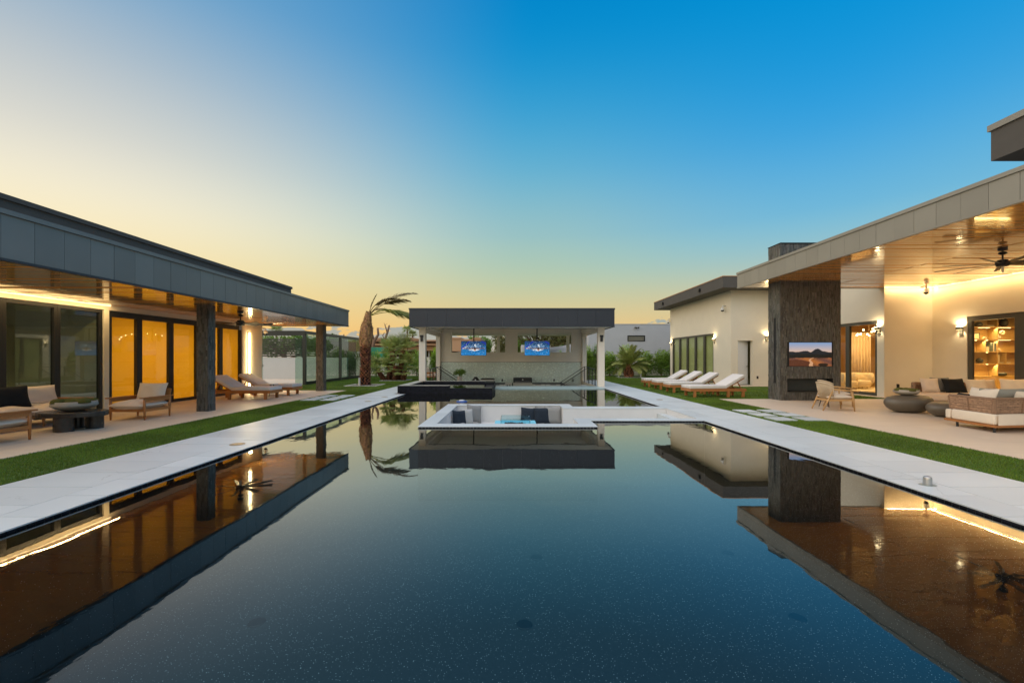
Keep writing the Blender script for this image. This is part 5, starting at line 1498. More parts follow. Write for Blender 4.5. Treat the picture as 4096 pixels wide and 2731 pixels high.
# pebble tables
def pebble(loc, rx, ry, h, rz, label):
    prof = [(.30, 0), (.52, .02), (.78, .16), (.95, .40), (1.0, .60), (.95, .80), (.80, .94), (.50, .99), (.01, 1.0)]
    mb = MB(); mb.lathe([(r * rx, z * h) for r, z in prof], 40, sy=ry / rx)
    mb.v = [(x + .10 * rx * math.cos(3 * math.atan2(y_, x)) * (abs(x) / rx), y_, z * (1 + .04 * x / rx)) for x, y_, z in mb.v]
    o = mb.build('pebble_table', M['pebble_stone'], smooth=True, loc=loc, rz=rz)
    md = o.modifiers.new('sub', 'SUBSURF'); md.levels = 1; md.render_levels = 1
    return tag(o, label, 'coffee table')
pebble((11.0, 11.62, 0), .62, .42, .47, R(6), 'large grey pebble shaped table carrying the moss bowl on the fireplace patio')
pebble((11.22, 10.75, 0), .56, .40, .385, R(12), 'smaller grey pebble shaped table beside the wicker sofa, nothing on it')
moss_bowl((10.98, 11.66, .47), .285, .15, 'grey bowl of moss on the larger pebble table')

# woven back sofas
def woven(mb, p0, p1, z0, z1, lean, nrm):
    """weave of horizontal strands over upright ribs between two plan points"""
    p0, p1, nrm = Vector((*p0, 0)), Vector((*p1, 0)), Vector((*nrm, 0)); L_ = (p1 - p0).length; u = (p1 - p0) / L_
    n = max(2, int(L_ / .055)); rows = int((z1 - z0) / .022)
    for r in range(rows):
        z = z0 + (r + .5) * (z1 - z0) / rows; sh = lean * (z - z0)
        k = random.uniform(.7, 1.25)
        for i in range(n):
            s0, s1 = i * L_ / n, (i + 1) * L_ / n; w = .006 if (i + r) % 2 else -.002
            kk = k * random.uniform(.75, 1.25)
            a, c_, m_ = p0 + u * s0 + nrm * sh, p0 + u * s1 + nrm * sh, p0 + u * (s0 + s1) / 2 + nrm * (sh + w)
            hz = Vector((0, 0, (z1 - z0) / rows * .46)); zz = Vector((0, 0, z))
            mb.add([a + zz - hz, m_ + zz - hz, c_ + zz - hz, c_ + zz + hz, m_ + zz + hz, a + zz + hz], [(0, 1, 4, 5), (1, 2, 3, 4)], (kk, kk, kk))
def sofa_back(t, pts, z0, z1, lean, side=1):
    """woven panels between plan points (outside is to the right of travel * side)"""
    for i in range(len(pts) - 1):
        a, c_ = Vector(pts[i]), Vector(pts[i + 1]); d = (c_ - a).normalized(); nr = Vector((d.y, -d.x)) * side
        th = .05
        mb = MB(); woven(mb, a, c_, z0, z1, lean, nr); woven(mb, c_ - nr * th, a - nr * th, z0, z1, lean, nr)
        o = mb.build('woven_back', M['wicker'], t); o['kind'] = 'stuff'
        tp_ = MB(); L0, L1 = Vector((*a, 0)), Vector((*c_, 0)); N3 = Vector((*nr, 0))
        tp_.tube([L0 + N3 * (lean * (z1 - z0) - .025) + Vector((0, 0, z1)), L1 + N3 * (lean * (z1 - z0) - .025) + Vector((0, 0, z1))], .034, 8)
        tp_.tube([L0 - N3 * .025 + Vector((0, 0, z0)), L1 - N3 * .025 + Vector((0, 0, z0))], .03, 8)
        for q in (L0, L1): tp_.tube([q - N3 * .02 + Vector((0, 0, z0)), q + N3 * (lean * (z1 - z0) - .02) + Vector((0, 0, z1))], .032, 8)
        mm = L0.lerp(L1, .46); tp_.tube([mm + N3 * .008 + Vector((0, 0, z0)), mm + N3 * (lean * (z1 - z0) + .008) + Vector((0, 0, z1))], .013, 6)
        tp_.build('back_frame', M['wicker_rim'], t)
M['wicker_rim'] = pm('wicker_rim', (.25, .145, .085), .6, .3, 40, .4, 120)
ws = thing('woven_sofa', 'corner sofa with a brown woven back and cream seat, its back turned to the pool', 'sofa', (0, 0, 0))
MB().prism([(9.63, 8.35), (12.6, 8.72), (12.5, 9.55), (10.62, 9.44), (9.79, 9.50)], .105, .15).build('base_frame', M['teak'], ws, bevel=.004)
def seat_block(poly, z0, z1, name='seat_cushion'):
    return MB().prism(poly, z0, z1).build(name, M['fabric_cream'], ws, bevel=.035, seg=3)
seat_block([(9.655, 8.385), (9.782, 9.34), (10.60, 9.29), (10.50, 8.49)], .152, .37)
seat_block([(9.785, 9.36), (9.80, 9.49), (10.62, 9.43), (10.61, 9.31)], .152, .36)
seat_block([(9.70, 8.36), (10.95, 8.515), (10.90, 9.30), (10.52, 9.25)][0:1] + [(10.96, 8.52), (10.88, 9.32), (10.53, 9.27), (10.515, 8.47)], .152, .365)
seat_block([(10.97, 8.525), (12.55, 8.72), (12.46, 9.52), (10.89, 9.33)], .152, .37)
sofa_back(ws, [(9.83, 9.40), (9.70, 8.43), (11.1, 8.60), (12.6, 8.79)], .385, .665, .10, 1)
for (x, y_) in ((9.80, 9.22), (9.74, 8.46), (11.2, 8.68), (12.4, 8.85), (10.5, 9.3), (10.9, 9.3)):
    MB().tube([(x, y_, 0), (x, y_, .11)], .022, 10).build('leg', M['black_metal'], ws)
PW = 'cushions on the woven corner sofa'
cushion((10.02, 9.02, .36), (.62, .52), .20, .28, R(-97), 'fabric_cream', 'cream cushion at the left end of the woven sofa, rising above its back', PW)
cushion((10.52, 9.05, .37), (.95, .50), .22, .22, R(172), 'fabric_sage', 'sage green long cushion in the middle of the woven sofa', PW)
cushion((10.80, 8.78, .36), (.9, .47), .24, .22, R(187), 'fabric_cream', 'cream back cushion at the right of the woven sofa', PW)
cushion((9.98, 9.35, .37), (.4, .38), .18, .4, R(-97), 'fabric_black', 'black cushion peeking over the left end of the woven sofa', PW)
cushion((11.6, 8.98, .36), (.7, .48), .22, .30, R(187), 'fabric_black', 'black cushion at the right edge of the woven sofa', PW)

bs = thing('sectional_sofa', 'long beige sectional sofa with a low woven end, against the cream patio wall', 'sofa', (0, 0, 0))
MB().prism([(12.78, 13.25), (16.1, 13.05), (16.12, 14.35), (13.72, 14.4)], .10, .14).build('base_frame', M['teak'], bs)
def sb2(poly, z0=.142, z1=.36): return MB().prism(poly, z0, z1).build('seat_cushion', M['fabric_beige'], bs, bevel=.035, seg=3)
sb2([(12.83, 13.28), (14.44, 13.19), (14.60, 14.2), (13.68, 14.28)]); sb2([(14.46, 13.19), (16.08, 13.07), (16.1, 14.15), (14.62, 14.2)])
sofa_back(bs, [(16.1, 14.38), (15.0, 14.40), (13.78, 14.42), (13.30, 13.85)], .36, .64, .10, -1)
for (x, y_) in ((13.1, 13.4), (15.8, 13.2), (13.85, 14.25), (15.8, 14.2), (14.5, 13.3)): MB().tube([(x, y_, 0), (x, y_, .11)], .022, 10).build('leg', M['black_metal'], bs)
PB = 'cushions on the beige sectional sofa'
for (x, y_, w_, h, lean, rz, mat_, lab) in (
    (13.55, 13.95, .52, .50, .30, R(-14), 'fabric_beige', 'beige cushion at the left end of the sectional sofa'),
    (14.02, 14.02, .72, .52, .28, R(4), 'fabric_grey', 'wide grey cushion second from the left on the sectional sofa'),
    (14.20, 13.76, .78, .50, .34, R(3), 'fabric_black', 'black cushion in the middle of the sectional sofa'),
    (14.62, 14.12, .5, .48, .24, R(0), 'fabric_beige', 'beige cushion hidden behind the black one on the sectional sofa'),
    (14.95, 13.80, .70, .47, .30, R(-3), 'fabric_cream', 'large cream cushion right of the black one on the sectional sofa'),
    (15.45, 13.95, .55, .46, .28, R(-8), 'fabric_beige', 'beige cushion right of the cream one on the sectional sofa'),
    (15.55, 13.32, .62, .50, .25, R(-40), 'fabric_cream', 'cream cushion at the right end of the sectional sofa')):
    cushion((x + .42, y_, .35), (w_, h), .20, lean, rz, mat_, lab, PB)

# little things on the decks
bo = thing('deck_light', 'short stainless bollard with a domed cap on the right coping', 'deck light', (4.93, 4.97, 0))
MB().lathe([(.06, 0), (.06, .002)], 24).build('stain', pm('stain', (.28, .31, .27), .5, .3, 30), bo).scale = (1.5, 1.1, 1)
MB().lathe([(.042, .002), (.042, .075), (.040, .088), (.030, .100), (.012, .107), (.001, .108)], 28).build('cap', M['steel'], bo, smooth=False)
for (x, y_, lab) in ((-4.83, 16.1, 'round brass lid in the left coping, nearer the spa'), (-4.92, 14.5, 'round brass lid in the left coping, second from the spa'), (5.35, 15.1, 'round brass lid in the right coping near the walkway'), (-4.75, 7.3, 'round brass lid in the left coping near the camera')):
    o = MB().lathe([(.12, 0), (.12, .004), (.105, .006), (.10, .003), (.01, .003)], 26).build('skimmer_lid', M['brass'], loc=(x, y_, .001)); tag(o, lab, 'lid', 'round lids set in the coping')

# ================================================================== GLASS PAVILION on the left
gp = thing('glass_pavilion', 'glass walled pavilion with a dark steel frame behind the patio house', 'glass pavilion', (0, 0, 0))
GX, GY, GZ = -11.5, 23.5, 3.02
fm = MB(); fm.box(-20, GX, GY, GY + .14, GZ - .27, GZ).build('front_beam', M['frame_bronze'], gp)
MB().box(GX - .14, GX, GY + .14, 34, GZ - .17, GZ - .002).build('side_beam', M['frame_bronze'], gp)
for (x, y_) in ((GX - .15, GY), (GX - .14, 28.4), (GX - .14, 33.9), (-17.5, GY)):
    MB().box(x, x + .15, y_ + .002, y_ + .16, 0, GZ - .172).build('post', M['frame_bronze'], gp)
MB().box(GX - .12, GX - .01, GY + .17, 33.9, 0, .16).build('sill', M['frame_black'], gp)
yy = GY + .18
for i, L_ in enumerate((1.55, 1.55, 1.60)): MB().box(GX - .07, GX - .055, yy + .01, yy + L_ - .01, .16, GZ - .18).build('glass_pane', M['glass_green'], gp); yy += L_
yy = 28.58
for i, L_ in enumerate((1.35, 1.35, 1.30, 1.30)): MB().box(GX - .07, GX - .055, yy + .01, yy + L_ - .01, .16, GZ - .18).build('glass_pane', M['glass_green'], gp); yy += L_
for x0, x1 in ((-15.6, -13.9), (-12.10, -11.66), (-17.4, -15.62)): MB().box(x0 + .01, x1 - .01, GY + .06, GY + .075, .02, GZ - .28).build('glass_pane', M['glass_green'], gp)
MB().box(-13.96, -13.90, GY + .02, GY + .11, 1.0, 1.12).build('door_latch', M['steel'], gp)
MB().box(GX - 3.0, GX - .3, 31.9, 32.05, 0, 2.7).build('rear_panel', M['charcoal'], gp)
MB().box(-20, GX - .16, GY + .17, 33.9, -.02, -.004).build('floor_slab', M['patio'], gp)
# garden wall with slat fence on top
gw = thing('garden_wall', 'pale garden wall topped by a dark horizontal slat screen, seen through the glass pavilion', 'wall', (0, 0, 0))
MB().box(-24, GX - .2, 30.0, 30.2, -.02, 1.52).build('wall', M['stucco_garden'], gw)
f0 = None
for k in range(9):
    z = 1.60 + k * .145
    if f0 is None: f0 = MB().box(-24, GX - .2, 30.06, 30.10, 0, .10).build('slat', M['frame_black'], gw); o = f0
    else: o = inst(f0, gw)
    o.location = (0, 0, z)
for x in (-23.9, -21, -18, -15, -12): MB().box(x, x + .08, 30.11, 30.17, 1.5, 2.88).build('fence_post', M['frame_black'], gw)
pw = thing('boundary_wall', 'long pale boundary wall behind the palms and shrubs', 'wall', (0, 0, 0))
MB().box(-24, 16, 36.4, 36.6, -.03, 1.50).build('wall', M['stucco_white'], pw)
MB().box(-24, 16, 36.36, 36.64, 1.50, 1.56).build('coping', M['stucco_pav'], pw)

# ================================================================== NEIGHBOURS
gh = thing('grey_house', 'plain grey stucco house with one narrow window behind the pineapple palm', 'house', (0, 0, 0))
w = MB(); wall_cells(w, 'x', 38.0, .3, [7.0, 10.55, 12.15, 24], [-.03, 2.98, 3.53, 4.53], {(1, 1)}); w.box(7.0, 7.3, 38.3, 50, -.03, 4.53)
w.build('wall', M['stucco_grey'], gh); MB().box(6.97, 24, 37.97, 50, 4.53, 4.57).build('roof', M['stucco_grey'], gh)
wd = thing_part('window', gh)
MB().box(10.55, 12.15, 37.98, 38.08, 2.98, 3.05).box(10.55, 12.15, 37.98, 38.08, 3.46, 3.53).box(10.55, 10.63, 37.98, 38.08, 3.05, 3.46).box(12.07, 12.15, 37.98, 38.08, 3.05, 3.46).build('frame', M['frame_black'], wd)
MB().box(10.63, 12.07, 38.03, 38.045, 3.05, 3.46).build('pane', pm('window_olive', (.16, .155, .12), .15, .1), wd)
t = thing('security_light', 'small bronze twin security light above the narrow window of the grey house', 'security light', (11.35, 38, 4.22))
MB().box(-.06, .06, -.08, 0, -.06, .06).build('base', M['frame_bronze'], t)
for s_ in (-1, 1): MB().lathe([(.05, -.0), (.075, .14), (.06, .15)], 12).build('lamp_head', M['frame_bronze'], t, loc=(s_ * .12, -.08, 0)).rotation_euler = (R(90), 0, s_ * .3)
bh = thing('beige_house', 'narrow strip of a beige house with dark sills between the pavilion and the grey house', 'house', (0, 0, 0))
MB().box(7.2, 9.2, 44, 50, -.03, 4.1).build('wall', M['stucco_white'], bh)
for z in (1.9, 3.1): MB().box(7.3, 9.0, 43.95, 44, z, z + .5).build('window', M['charcoal'], bh)
th_ = thing('tan_house', 'low tan adobe house with flat roofs, dark recesses and windows behind the fan palms', 'house', (0, 0, 0))
T = lambda *a: MB().box(*a)
w = MB(); w.box(-19, -3.6, 52, 62, -.03, 1.6); w.box(-19, -7.6, 51.6, 62, 2.38, 2.92); w.box(-19, -7.6, 50.8, 62, 3.0, 3.27); w.box(-18.0, -8.0, 52.6, 62, 3.27, 3.75); w.box(-17.3, -16.2, 52.5, 56, 3.75, 4.0); w.box(-13.2, -12.3, 52.5, 56, 3.75, 4.05); w.box(-12.3, -11.2, 52.5, 56, 3.75, 3.9)
w.box(-9.0, -3.6, 50.5, 58, 2.3, 3.75); w.box(-7.1, -6.0, 50.4, 58, 3.75, 3.95); w.box(-4.6, -3.6, 50.4, 58, 3.75, 3.95)
w.build('wall', M['stucco_tan'], th_)
w = MB(); w.box(-18.8, -7.7, 52.3, 61, 1.6, 2.38); w.box(-18.8, -7.7, 52.1, 61, 2.92, 3.0); w.build('dark_recess', M['stucco_tan_dark'], th_)  # recesses built in a darker stucco colour
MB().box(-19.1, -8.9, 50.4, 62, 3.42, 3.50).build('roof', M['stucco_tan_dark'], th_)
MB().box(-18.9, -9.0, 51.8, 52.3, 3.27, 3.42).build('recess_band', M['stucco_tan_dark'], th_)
for x0, x1 in ((-14.8, -13.6), (-11.5, -10.2), (-9.6, -8.4)):
    wd = thing_part('window', th_); MB().box(x0, x1, 52.2, 52.28, 1.6, 2.36).build('pane', M['glass_dark'], wd); MB().box(x0 - .07, x0, 52.15, 52.28, 1.6, 2.37).box(x1, x1 + .07, 52.15, 52.28, 1.6, 2.37).build('frame', M['white_plastic'], wd)
for x in (-12.6, -9.0): MB().box(x, x + .12, 51.0, 51.12, 1.6, 3.0).build('post', M['stucco_tan_dark'], th_)
oh = thing('far_house', 'grey box house on the horizon beside the two distant palms', 'house', (0, 0, 0))
MB().box(-19.3, -16.6, 70, 76, 0, 4.55).build('wall', M['stucco_grey'], oh); MB().box(-19.4, -16.5, 69.9, 76, 4.55, 4.75).build('roof', M['stucco_dark'], oh)
for x in (-18.7, -17.6): MB().box(x, x + .6, 69.95, 70, 3.9, 4.3).build('window', M['soffit_white'], oh)
gm = thing('green_mesh_fence', 'bright green mesh screen behind the fan palms', 'fence', (0, 0, 0))
MB().box(-13.1, -11.0, 37.6, 37.63, .6, 2.45).build('mesh', pm('green_mesh', (.05, .30, .17), .7, .15, 3), gm)
for x in (-13.05, -11.1): MB().box(x, x + .05, 37.63, 37.68, 0, 2.75).build('post', M['steel'], gm)
# things seen through the rear openings of the pavilion
cb = thing('metal_container', 'white ribbed metal shed behind the right hand television', 'shed', (0, 0, 0))
for k in range(9): MB().box(.86 + .16 * k, .98 + .16 * k, 34.0, 34.3, 0, 2.72 if k > 1 else 2.55).build('wall_rib', M['white_plastic'], cb)
MB().box(.86, 2.3, 34.06, 36, 0, 2.5).build('wall', M['soffit_white'], cb)
tp_ = thing('tarpaulin', 'grey tarpaulin sagging over a fence line behind the pavilion', 'tarpaulin', (0, 0, 0))
mb = MB(); n = 22
for i in range(n + 1):
    for j in range(9):
        u, v = i / n, j / 8; x = 2.3 + 3.2 * u; zt = 2.35 + .42 * u ** 1.2; z = zt * (1 - v) + 0.2 * v; yy = 34.6 - .25 * math.sin(v * 3) - .12 * math.sin(v * 9 + u * 6) * (1 - v) - (.3 if j == 0 else 0) * 0
        mb.v.append((x, yy, z - .10 * math.sin(PI * u) * (1 - v)))
for i in range(n):
    for j in range(8): a = i * 9 + j; mb.f.append((a, a + 9, a + 10, a + 1)); mb.c.append(None)
o = mb.build('sheet', pm('tarp', (.22, .23, .24), .6, .1, 3), tp_, smooth=True); md = o.modifiers.new('s', 'SOLIDIFY'); md.thickness = .01
for x in (2.3, 5.45): MB().tube([(x, 34.5, 0), (x, 34.5, 2.75)], .04, 8).build('post', M['white_plastic'], tp_)
# ================================================================== PLANTS
def tree_well(x, y, label, s=.86):
    t = thing('tree_well', label, 'tree well', (x, y, 0))
    for a in range(4):
        MB().box(-s, s - .09, -s, -s + .09, -.03, .014).build('kerb', M['render_white'], t, rz=a * PI / 2)
    MB().box(-s + .085, s - .085, -s + .085, s - .085, -.03, .004).build('gravel_bed', M['gravel'], t)
    gb = MB()
    for k in range(500):
        r = random.uniform(.012, .024); gb.lathe([(r * .6, -.01), (r, .004), (r * .5, .014)], 5, (random.uniform(-s + .12, s - .12), random.uniform(-s + .12, s - .12), .006), random.uniform(.7, 1.2), 1, col=(random.uniform(.5, 2.2),) * 3)
    o = gb.build('gravel', pm('gravel_stone', (.22, .205, .18), .9, .3, 40, attr=True), t); o['kind'] = 'stuff'
    return t
def perforated_pipe(loc, h, tilt, label):
    t = thing('watering_pipe', label, 'pipe', loc); t.rotation_euler = (0, tilt, 0)
    MB().lathe([(.05, -.05), (.05, h), (.042, h), (.042, h - .05)], 16).build('tube', M['white_plastic'], t, smooth=False)
    for k in range(6): MB().lathe([(.011, 0), (.011, .004)], 8).build('hole', M['black_metal'], t, loc=(.02, -.0475, .08 + k * (h - .14) / 5)).rotation_euler = (R(90), 0, 0)

def scale_trunk(mb, pts, rs, n_around, step, size, out=.05, up=.6, col=1.0):
    """overlapping leaf-base scales around a path"""
    pts = [Vector(p) for p in pts]
    L_ = [0]
    for i in range(1, len(pts)): L_.append(L_[-1] + (pts[i] - pts[i - 1]).length)
    s = 0; row = 0
    while s < L_[-1]:
        i = max(k for k in range(len(L_)) if L_[k] <= s + 1e-9); i = min(i, len(pts) - 2)
        f = (s - L_[i]) / max(1e-6, L_[i + 1] - L_[i]); c = pts[i].lerp(pts[i + 1], f); r = rs[i] * (1 - f) + rs[i + 1] * f; ax = (pts[i + 1] - pts[i]).normalized()
        e1 = ax.orthogonal().normalized(); e2 = ax.cross(e1)
        for k in range(n_around):
            a = 2 * PI * (k + .5 * (row % 2)) / n_around + random.uniform(-.12, .12); d = e1 * math.cos(a) + e2 * math.sin(a); sd = ax.cross(d)
            z = size * random.uniform(.8, 1.3); w = z * .75; o_ = out * random.uniform(.6, 1.5); kf = random.uniform(.5, 1.6) * col
            b0, b1 = c + d * (r * .93) - sd * w * .6 - ax * z * .3, c + d * (r * .93) + sd * w * .6 - ax * z * .3
            t0, t1 = c + d * (r + o_) + sd * w * .28 + ax * z * up, c + d * (r + o_) - sd * w * .28 + ax * z * up
            m = c + d * (r + o_ * .25) + ax * z * up * 1.0
            mb.add([b0, b1, t0, t1, m], [(0, 1, 2, 3), (3, 2, 4)], (kf, kf * random.uniform(.85, 1.1), kf * random.uniform(.8, 1.1)))
        s += step; row += 1

def feather_frond(L_, droop, n=34, leaf=.42, wid=.030, seed=0, mat='leaf_palm', curl=1.0, fold=.55, start=.16, lift=.0, hang=.0):
    """a pinnate palm leaf along +X, bending down; returns mesh builder"""
    g = random.Random(seed); mb = MB(); P = []; N_ = 14
    for i in range(N_ + 1):
        s = i / N_; ang = lift - droop * (s ** 1.25)
        if i == 0: P.append(Vector((0, 0, 0)))
        else: P.append(P[-1] + Vector((math.cos(ang), 0, math.sin(ang))) * (L_ / N_))
    mb.tube(P, [.024 * (1 - .85 * i / N_) + .002 for i in range(N_ + 1)], 5, col=(1.15, 1.0, .7))
    for k in range(n):
        s = start + (1 - start) * (k + .5) / n; f = s * N_; i = min(int(f), N_ - 1); p = P[i].lerp(P[i + 1], f - i); d = (P[i + 1] - P[i]).normalized()
        ll = leaf * (math.sin(PI * min(1, .12 + .86 * s)) ** .6) * g.uniform(.8, 1.15)
        for sd in (-1, 1):
            v = (d * g.uniform(.62, .85) + Vector((0, sd, 0)) * g.uniform(.55, .8) + Vector((0, 0, 1)) * (g.uniform(.05, .35) * fold - hang * g.uniform(.4, 1.6))).normalized()
            tip = p + v * ll + Vector((0, 0, -.10 * ll * curl * g.uniform(.2, 1.6)))
            mid_ = p + v * ll * .5 + Vector((0, 0, .02 * ll)); w = d.cross(v).cross(v).normalized() * wid * .5
            kf = g.uniform(.65, 1.35); c = (kf * g.uniform(.95, 1.2), kf, kf * .85)
            mb.add([p - w * .5, p + w * .5, mid_ + w, mid_ - w], [(0, 1, 2, 3)], c); mb.add([mid_ - w, mid_ + w, tip], [(0, 1, 2)], c)
    return mb
def fan_frond(pet, rad, n=26, spread=R(250), seed=0):
    """palmate leaf: petiole along +X then a pleated fan"""
    g = random.Random(seed); mb = MB()
    P = [Vector((0, 0, 0)), Vector((pet * .5, 0, pet * .05)), Vector((pet, 0, -.02 * pet))]
    mb.tube(P, [.014, .011, .008], 5, col=(1.3, 1.2, .8)); c = P[-1]
    for k in range(n):
        a = -spread / 2 + spread * (k + .5) / n; r = rad * (1 - .22 * abs(a / (spread / 2)) ** 2) * g.uniform(.88, 1.08)
        d = Vector((math.cos(a), math.sin(a), .10 + .22 * math.cos(a * .5) + g.uniform(-.10, .10))).normalized(); side = Vector((-math.sin(a), math.cos(a), 0)); w = rad * spread / n * .42
        m_ = c + d * r * .58; tip = c + d * r + Vector((0, 0, -r * g.uniform(.06, .26))); kf = g.uniform(.7, 1.35); col = (kf * g.uniform(.9, 1.15), kf, kf * .9)
        up = Vector((0, 0, w * .35))
        mb.add([c, m_ - side * w * .5 - up, m_ + up, m_ + side * w * .5 - up], [(0, 1, 2), (0, 2, 3)], col)
        mb.add([m_ - side * w * .5 - up, tip, m_ + up, m_ + side * w * .5 - up], [(0, 1, 2), (2, 1, 3)], col)
    return mb

# --- tall wind blown date palm on the left
WELL1 = (-8.02, 23.15)
tree_well(WELL1[0], WELL1[1], 'square kerbed gravel bed around the tall date palm')
dp = thing('date_palm', 'tall date palm with a shaggy trunk and a few bent fronds left of the pavilion', 'palm tree', (WELL1[0], WELL1[1], 0))
base_pts = [(-.02, 0, -.02), (0, 0, .5), (.02, 0, 1.3), (.02, 0, 2.2)]
t0 = MB().tube(base_pts, [.28, .25, .235, .26], 16); trunk = t0.build('trunk', M['bark_palm'], dp)
sc_ = MB(); scale_trunk(sc_, base_pts, [.27, .25, .235, .27], 10, .095, .17, .075, .55); o = sc_.build('trunk_scales', M['bark_palm'], trunk); o['kind'] = 'stuff'
up_pts = [(.02, 0, 2.15), (.03, 0, 2.55), (.05, 0, 3.0), (.10, 0, 3.4), (.17, 0, 3.85)]
ft_ = MB().tube(up_pts, [.30, .31, .27, .17, .09], 16).build('fibre_trunk', M['fibre'], dp)
sc_ = MB(); scale_trunk(sc_, up_pts, [.30, .31, .27, .17, .09], 15, .055, .16, .05, 1.2, 1.1)
for k in range(420):     # loose fibres
    s = random.random(); i = min(3, int(s * 4)); f = s * 4 - i; c = Vector(up_pts[i]).lerp(Vector(up_pts[i + 1]), f); r = [.30, .31, .27, .17, .09][i] * (1 - f) + [.30, .31, .27, .17, .09][i + 1] * f
    a = random.uniform(0, 6.28); d = Vector((math.cos(a), math.sin(a), 0)); q = c + d * (r + .03); e = q + d * random.uniform(.02, .07) + Vector((random.uniform(-.12, .12), random.uniform(-.1, .1), random.uniform(-.14, .14)))
    kf = random.uniform(.5, 1.7); sd = Vector((-d.y, d.x, 0)) * .008; sc_.add([q - sd, q + sd, e], [(0, 1, 2)], (kf, kf, kf * .9))
o = sc_.build('fibres', M['fibre'], ft_); o['kind'] = 'stuff'
crown = (.17, 0, 3.82)
def put_frond(mb, name, mat, parent, loc, rz, ry=0.0, rx=0.0):
    o = mb.build(name, M[mat], parent, loc=loc); o.rotation_mode = 'XYZ'
    o.rotation_euler = (Matrix.Rotation(rz, 4, 'Z') @ Matrix.Rotation(-ry, 4, 'Y') @ Matrix.Rotation(rx, 4, 'X')).to_euler()
    return o
put_frond(feather_frond(1.28, .25, 26, .30, .040, 1, fold=.3, curl=.3, start=.3), 'frond', 'leaf_dry', dp, crown, R(10), R(76), 0)         # upright spear
put_frond(feather_frond(3.05, .95, 60, .66, .050, 2, fold=.8, start=.42, hang=.25, lift=0), 'frond', 'leaf_dry', dp, crown, R(6), R(52), R(25))     # long one to the right
put_frond(feather_frond(2.3, 1.75, 46, .46, .046, 3, fold=.4, start=.28, hang=.5), 'frond', 'leaf_dry', dp, crown, R(12), R(70), R(-20))
put_frond(feather_frond(3.4, 1.45, 60, .58, .050, 4, fold=.3, start=.36, hang=.45), 'frond', 'leaf_palm', dp, crown, R(-8), R(26), R(30))        # long sweeping down to the pavilion
put_frond(feather_frond(2.4, 1.35, 48, .50, .048, 5, fold=.3, start=.38, hang=.4), 'frond', 'leaf_palm', dp, (.17, 0, 3.75), R(-14), R(34), R(-25))
put_frond(feather_frond(1.5, 1.9, 22, .34, .026, 6, fold=.2, start=.3, hang=.5), 'frond', 'leaf_dry', dp, (.17, 0, 3.80), R(20), R(60), 0)
put_frond(feather_frond(2.7, 1.05, 56, .62, .046, 7, fold=.5, start=.40, hang=.35), 'frond', 'leaf_dry', dp, (.17, 0, 3.80), R(-4), R(46), R(-15))
put_frond(feather_frond(3.0, 1.15, 58, .55, .046, 8, fold=.4, start=.40, hang=.45), 'frond', 'leaf_palm', dp, (.17, 0, 3.78), R(4), R(22), R(-20))
perforated_pipe((-8.18, 22.70, 0), .42, 0, 'white perforated pipe standing in front of the date palm trunk')

# --- cluster of fan palms
tree_well(-7.72, 28.3, 'square kerbed bed around the fan palm cluster', .88)
fcp = thing('fan_palm', 'clump of bushy fan palms with several hairy trunks left of the pavilion', 'palm tree', (-7.75, 28.3, 0))
FF = [fan_frond(.62, .70, 24, R(215), s_) for s_ in range(5)]
FMESH = [mb.build('frond', M['leaf_palm'], fcp) for mb in FF]
used_ff = set()
stems = [((-.55, .1, 0), (-.25, .15, 1.15), (-.28, .2, 1.92), .15, .13, 13), ((.10, .2, 0), (.35, .25, 1.2), (.42, .25, 1.95), .14, .13, 13), ((.0, -.25, 0), (.0, -.3, .55), (.1, -.3, .95), .16, .13, 6),
         ((.52, -.1, 0), (.62, -.15, .35), (.72, -.15, .62), .16, .13, 9), ((-.72, -.1, 0), (-.95, -.15, .35), (-1.1, -.2, .6), .14, .11, 9), ((-.2, .3, 0), (-.5, .45, .7), (-.75, .5, 1.15), .13, .11, 7)]
for si, (a, b_, c_, r0, r1, nf) in enumerate(stems):
    tk = MB().tube([a, b_, c_], [r0, r0 * .85, r1], 12).build('trunk', M['bark_palm'], fcp)
    sc_ = MB(); scale_trunk(sc_, [a, b_, c_], [r0, r0 * .9, r1], 12, .055, .10, .05, .6, 1.0); o = sc_.build('trunk_scales', M['bark_palm'], tk); o['kind'] = 'stuff'
    for k in range(nf):
        az = 2 * PI * k / nf + random.uniform(-.3, .3) + si; el = random.choice((70, 45, 30, 15, 5, -15)) + random.uniform(-10, 10)
        idx = random.randrange(5)
        if idx not in used_ff: o = FMESH[idx]; used_ff.add(idx)
        else: o = inst(FMESH[idx], fcp)
        o.location = (c_[0], c_[1], c_[2] + .03); sc2 = random.uniform(.82, 1.15); o.scale = (sc2, sc2, sc2)
        o.rotation_euler = (Matrix.Rotation(az, 4, 'Z') @ Matrix.Rotation(-R(el), 4, 'Y')).to_euler()
for i, o in enumerate(FMESH):
    if i not in used_ff: bpy.data.objects.remove(o)

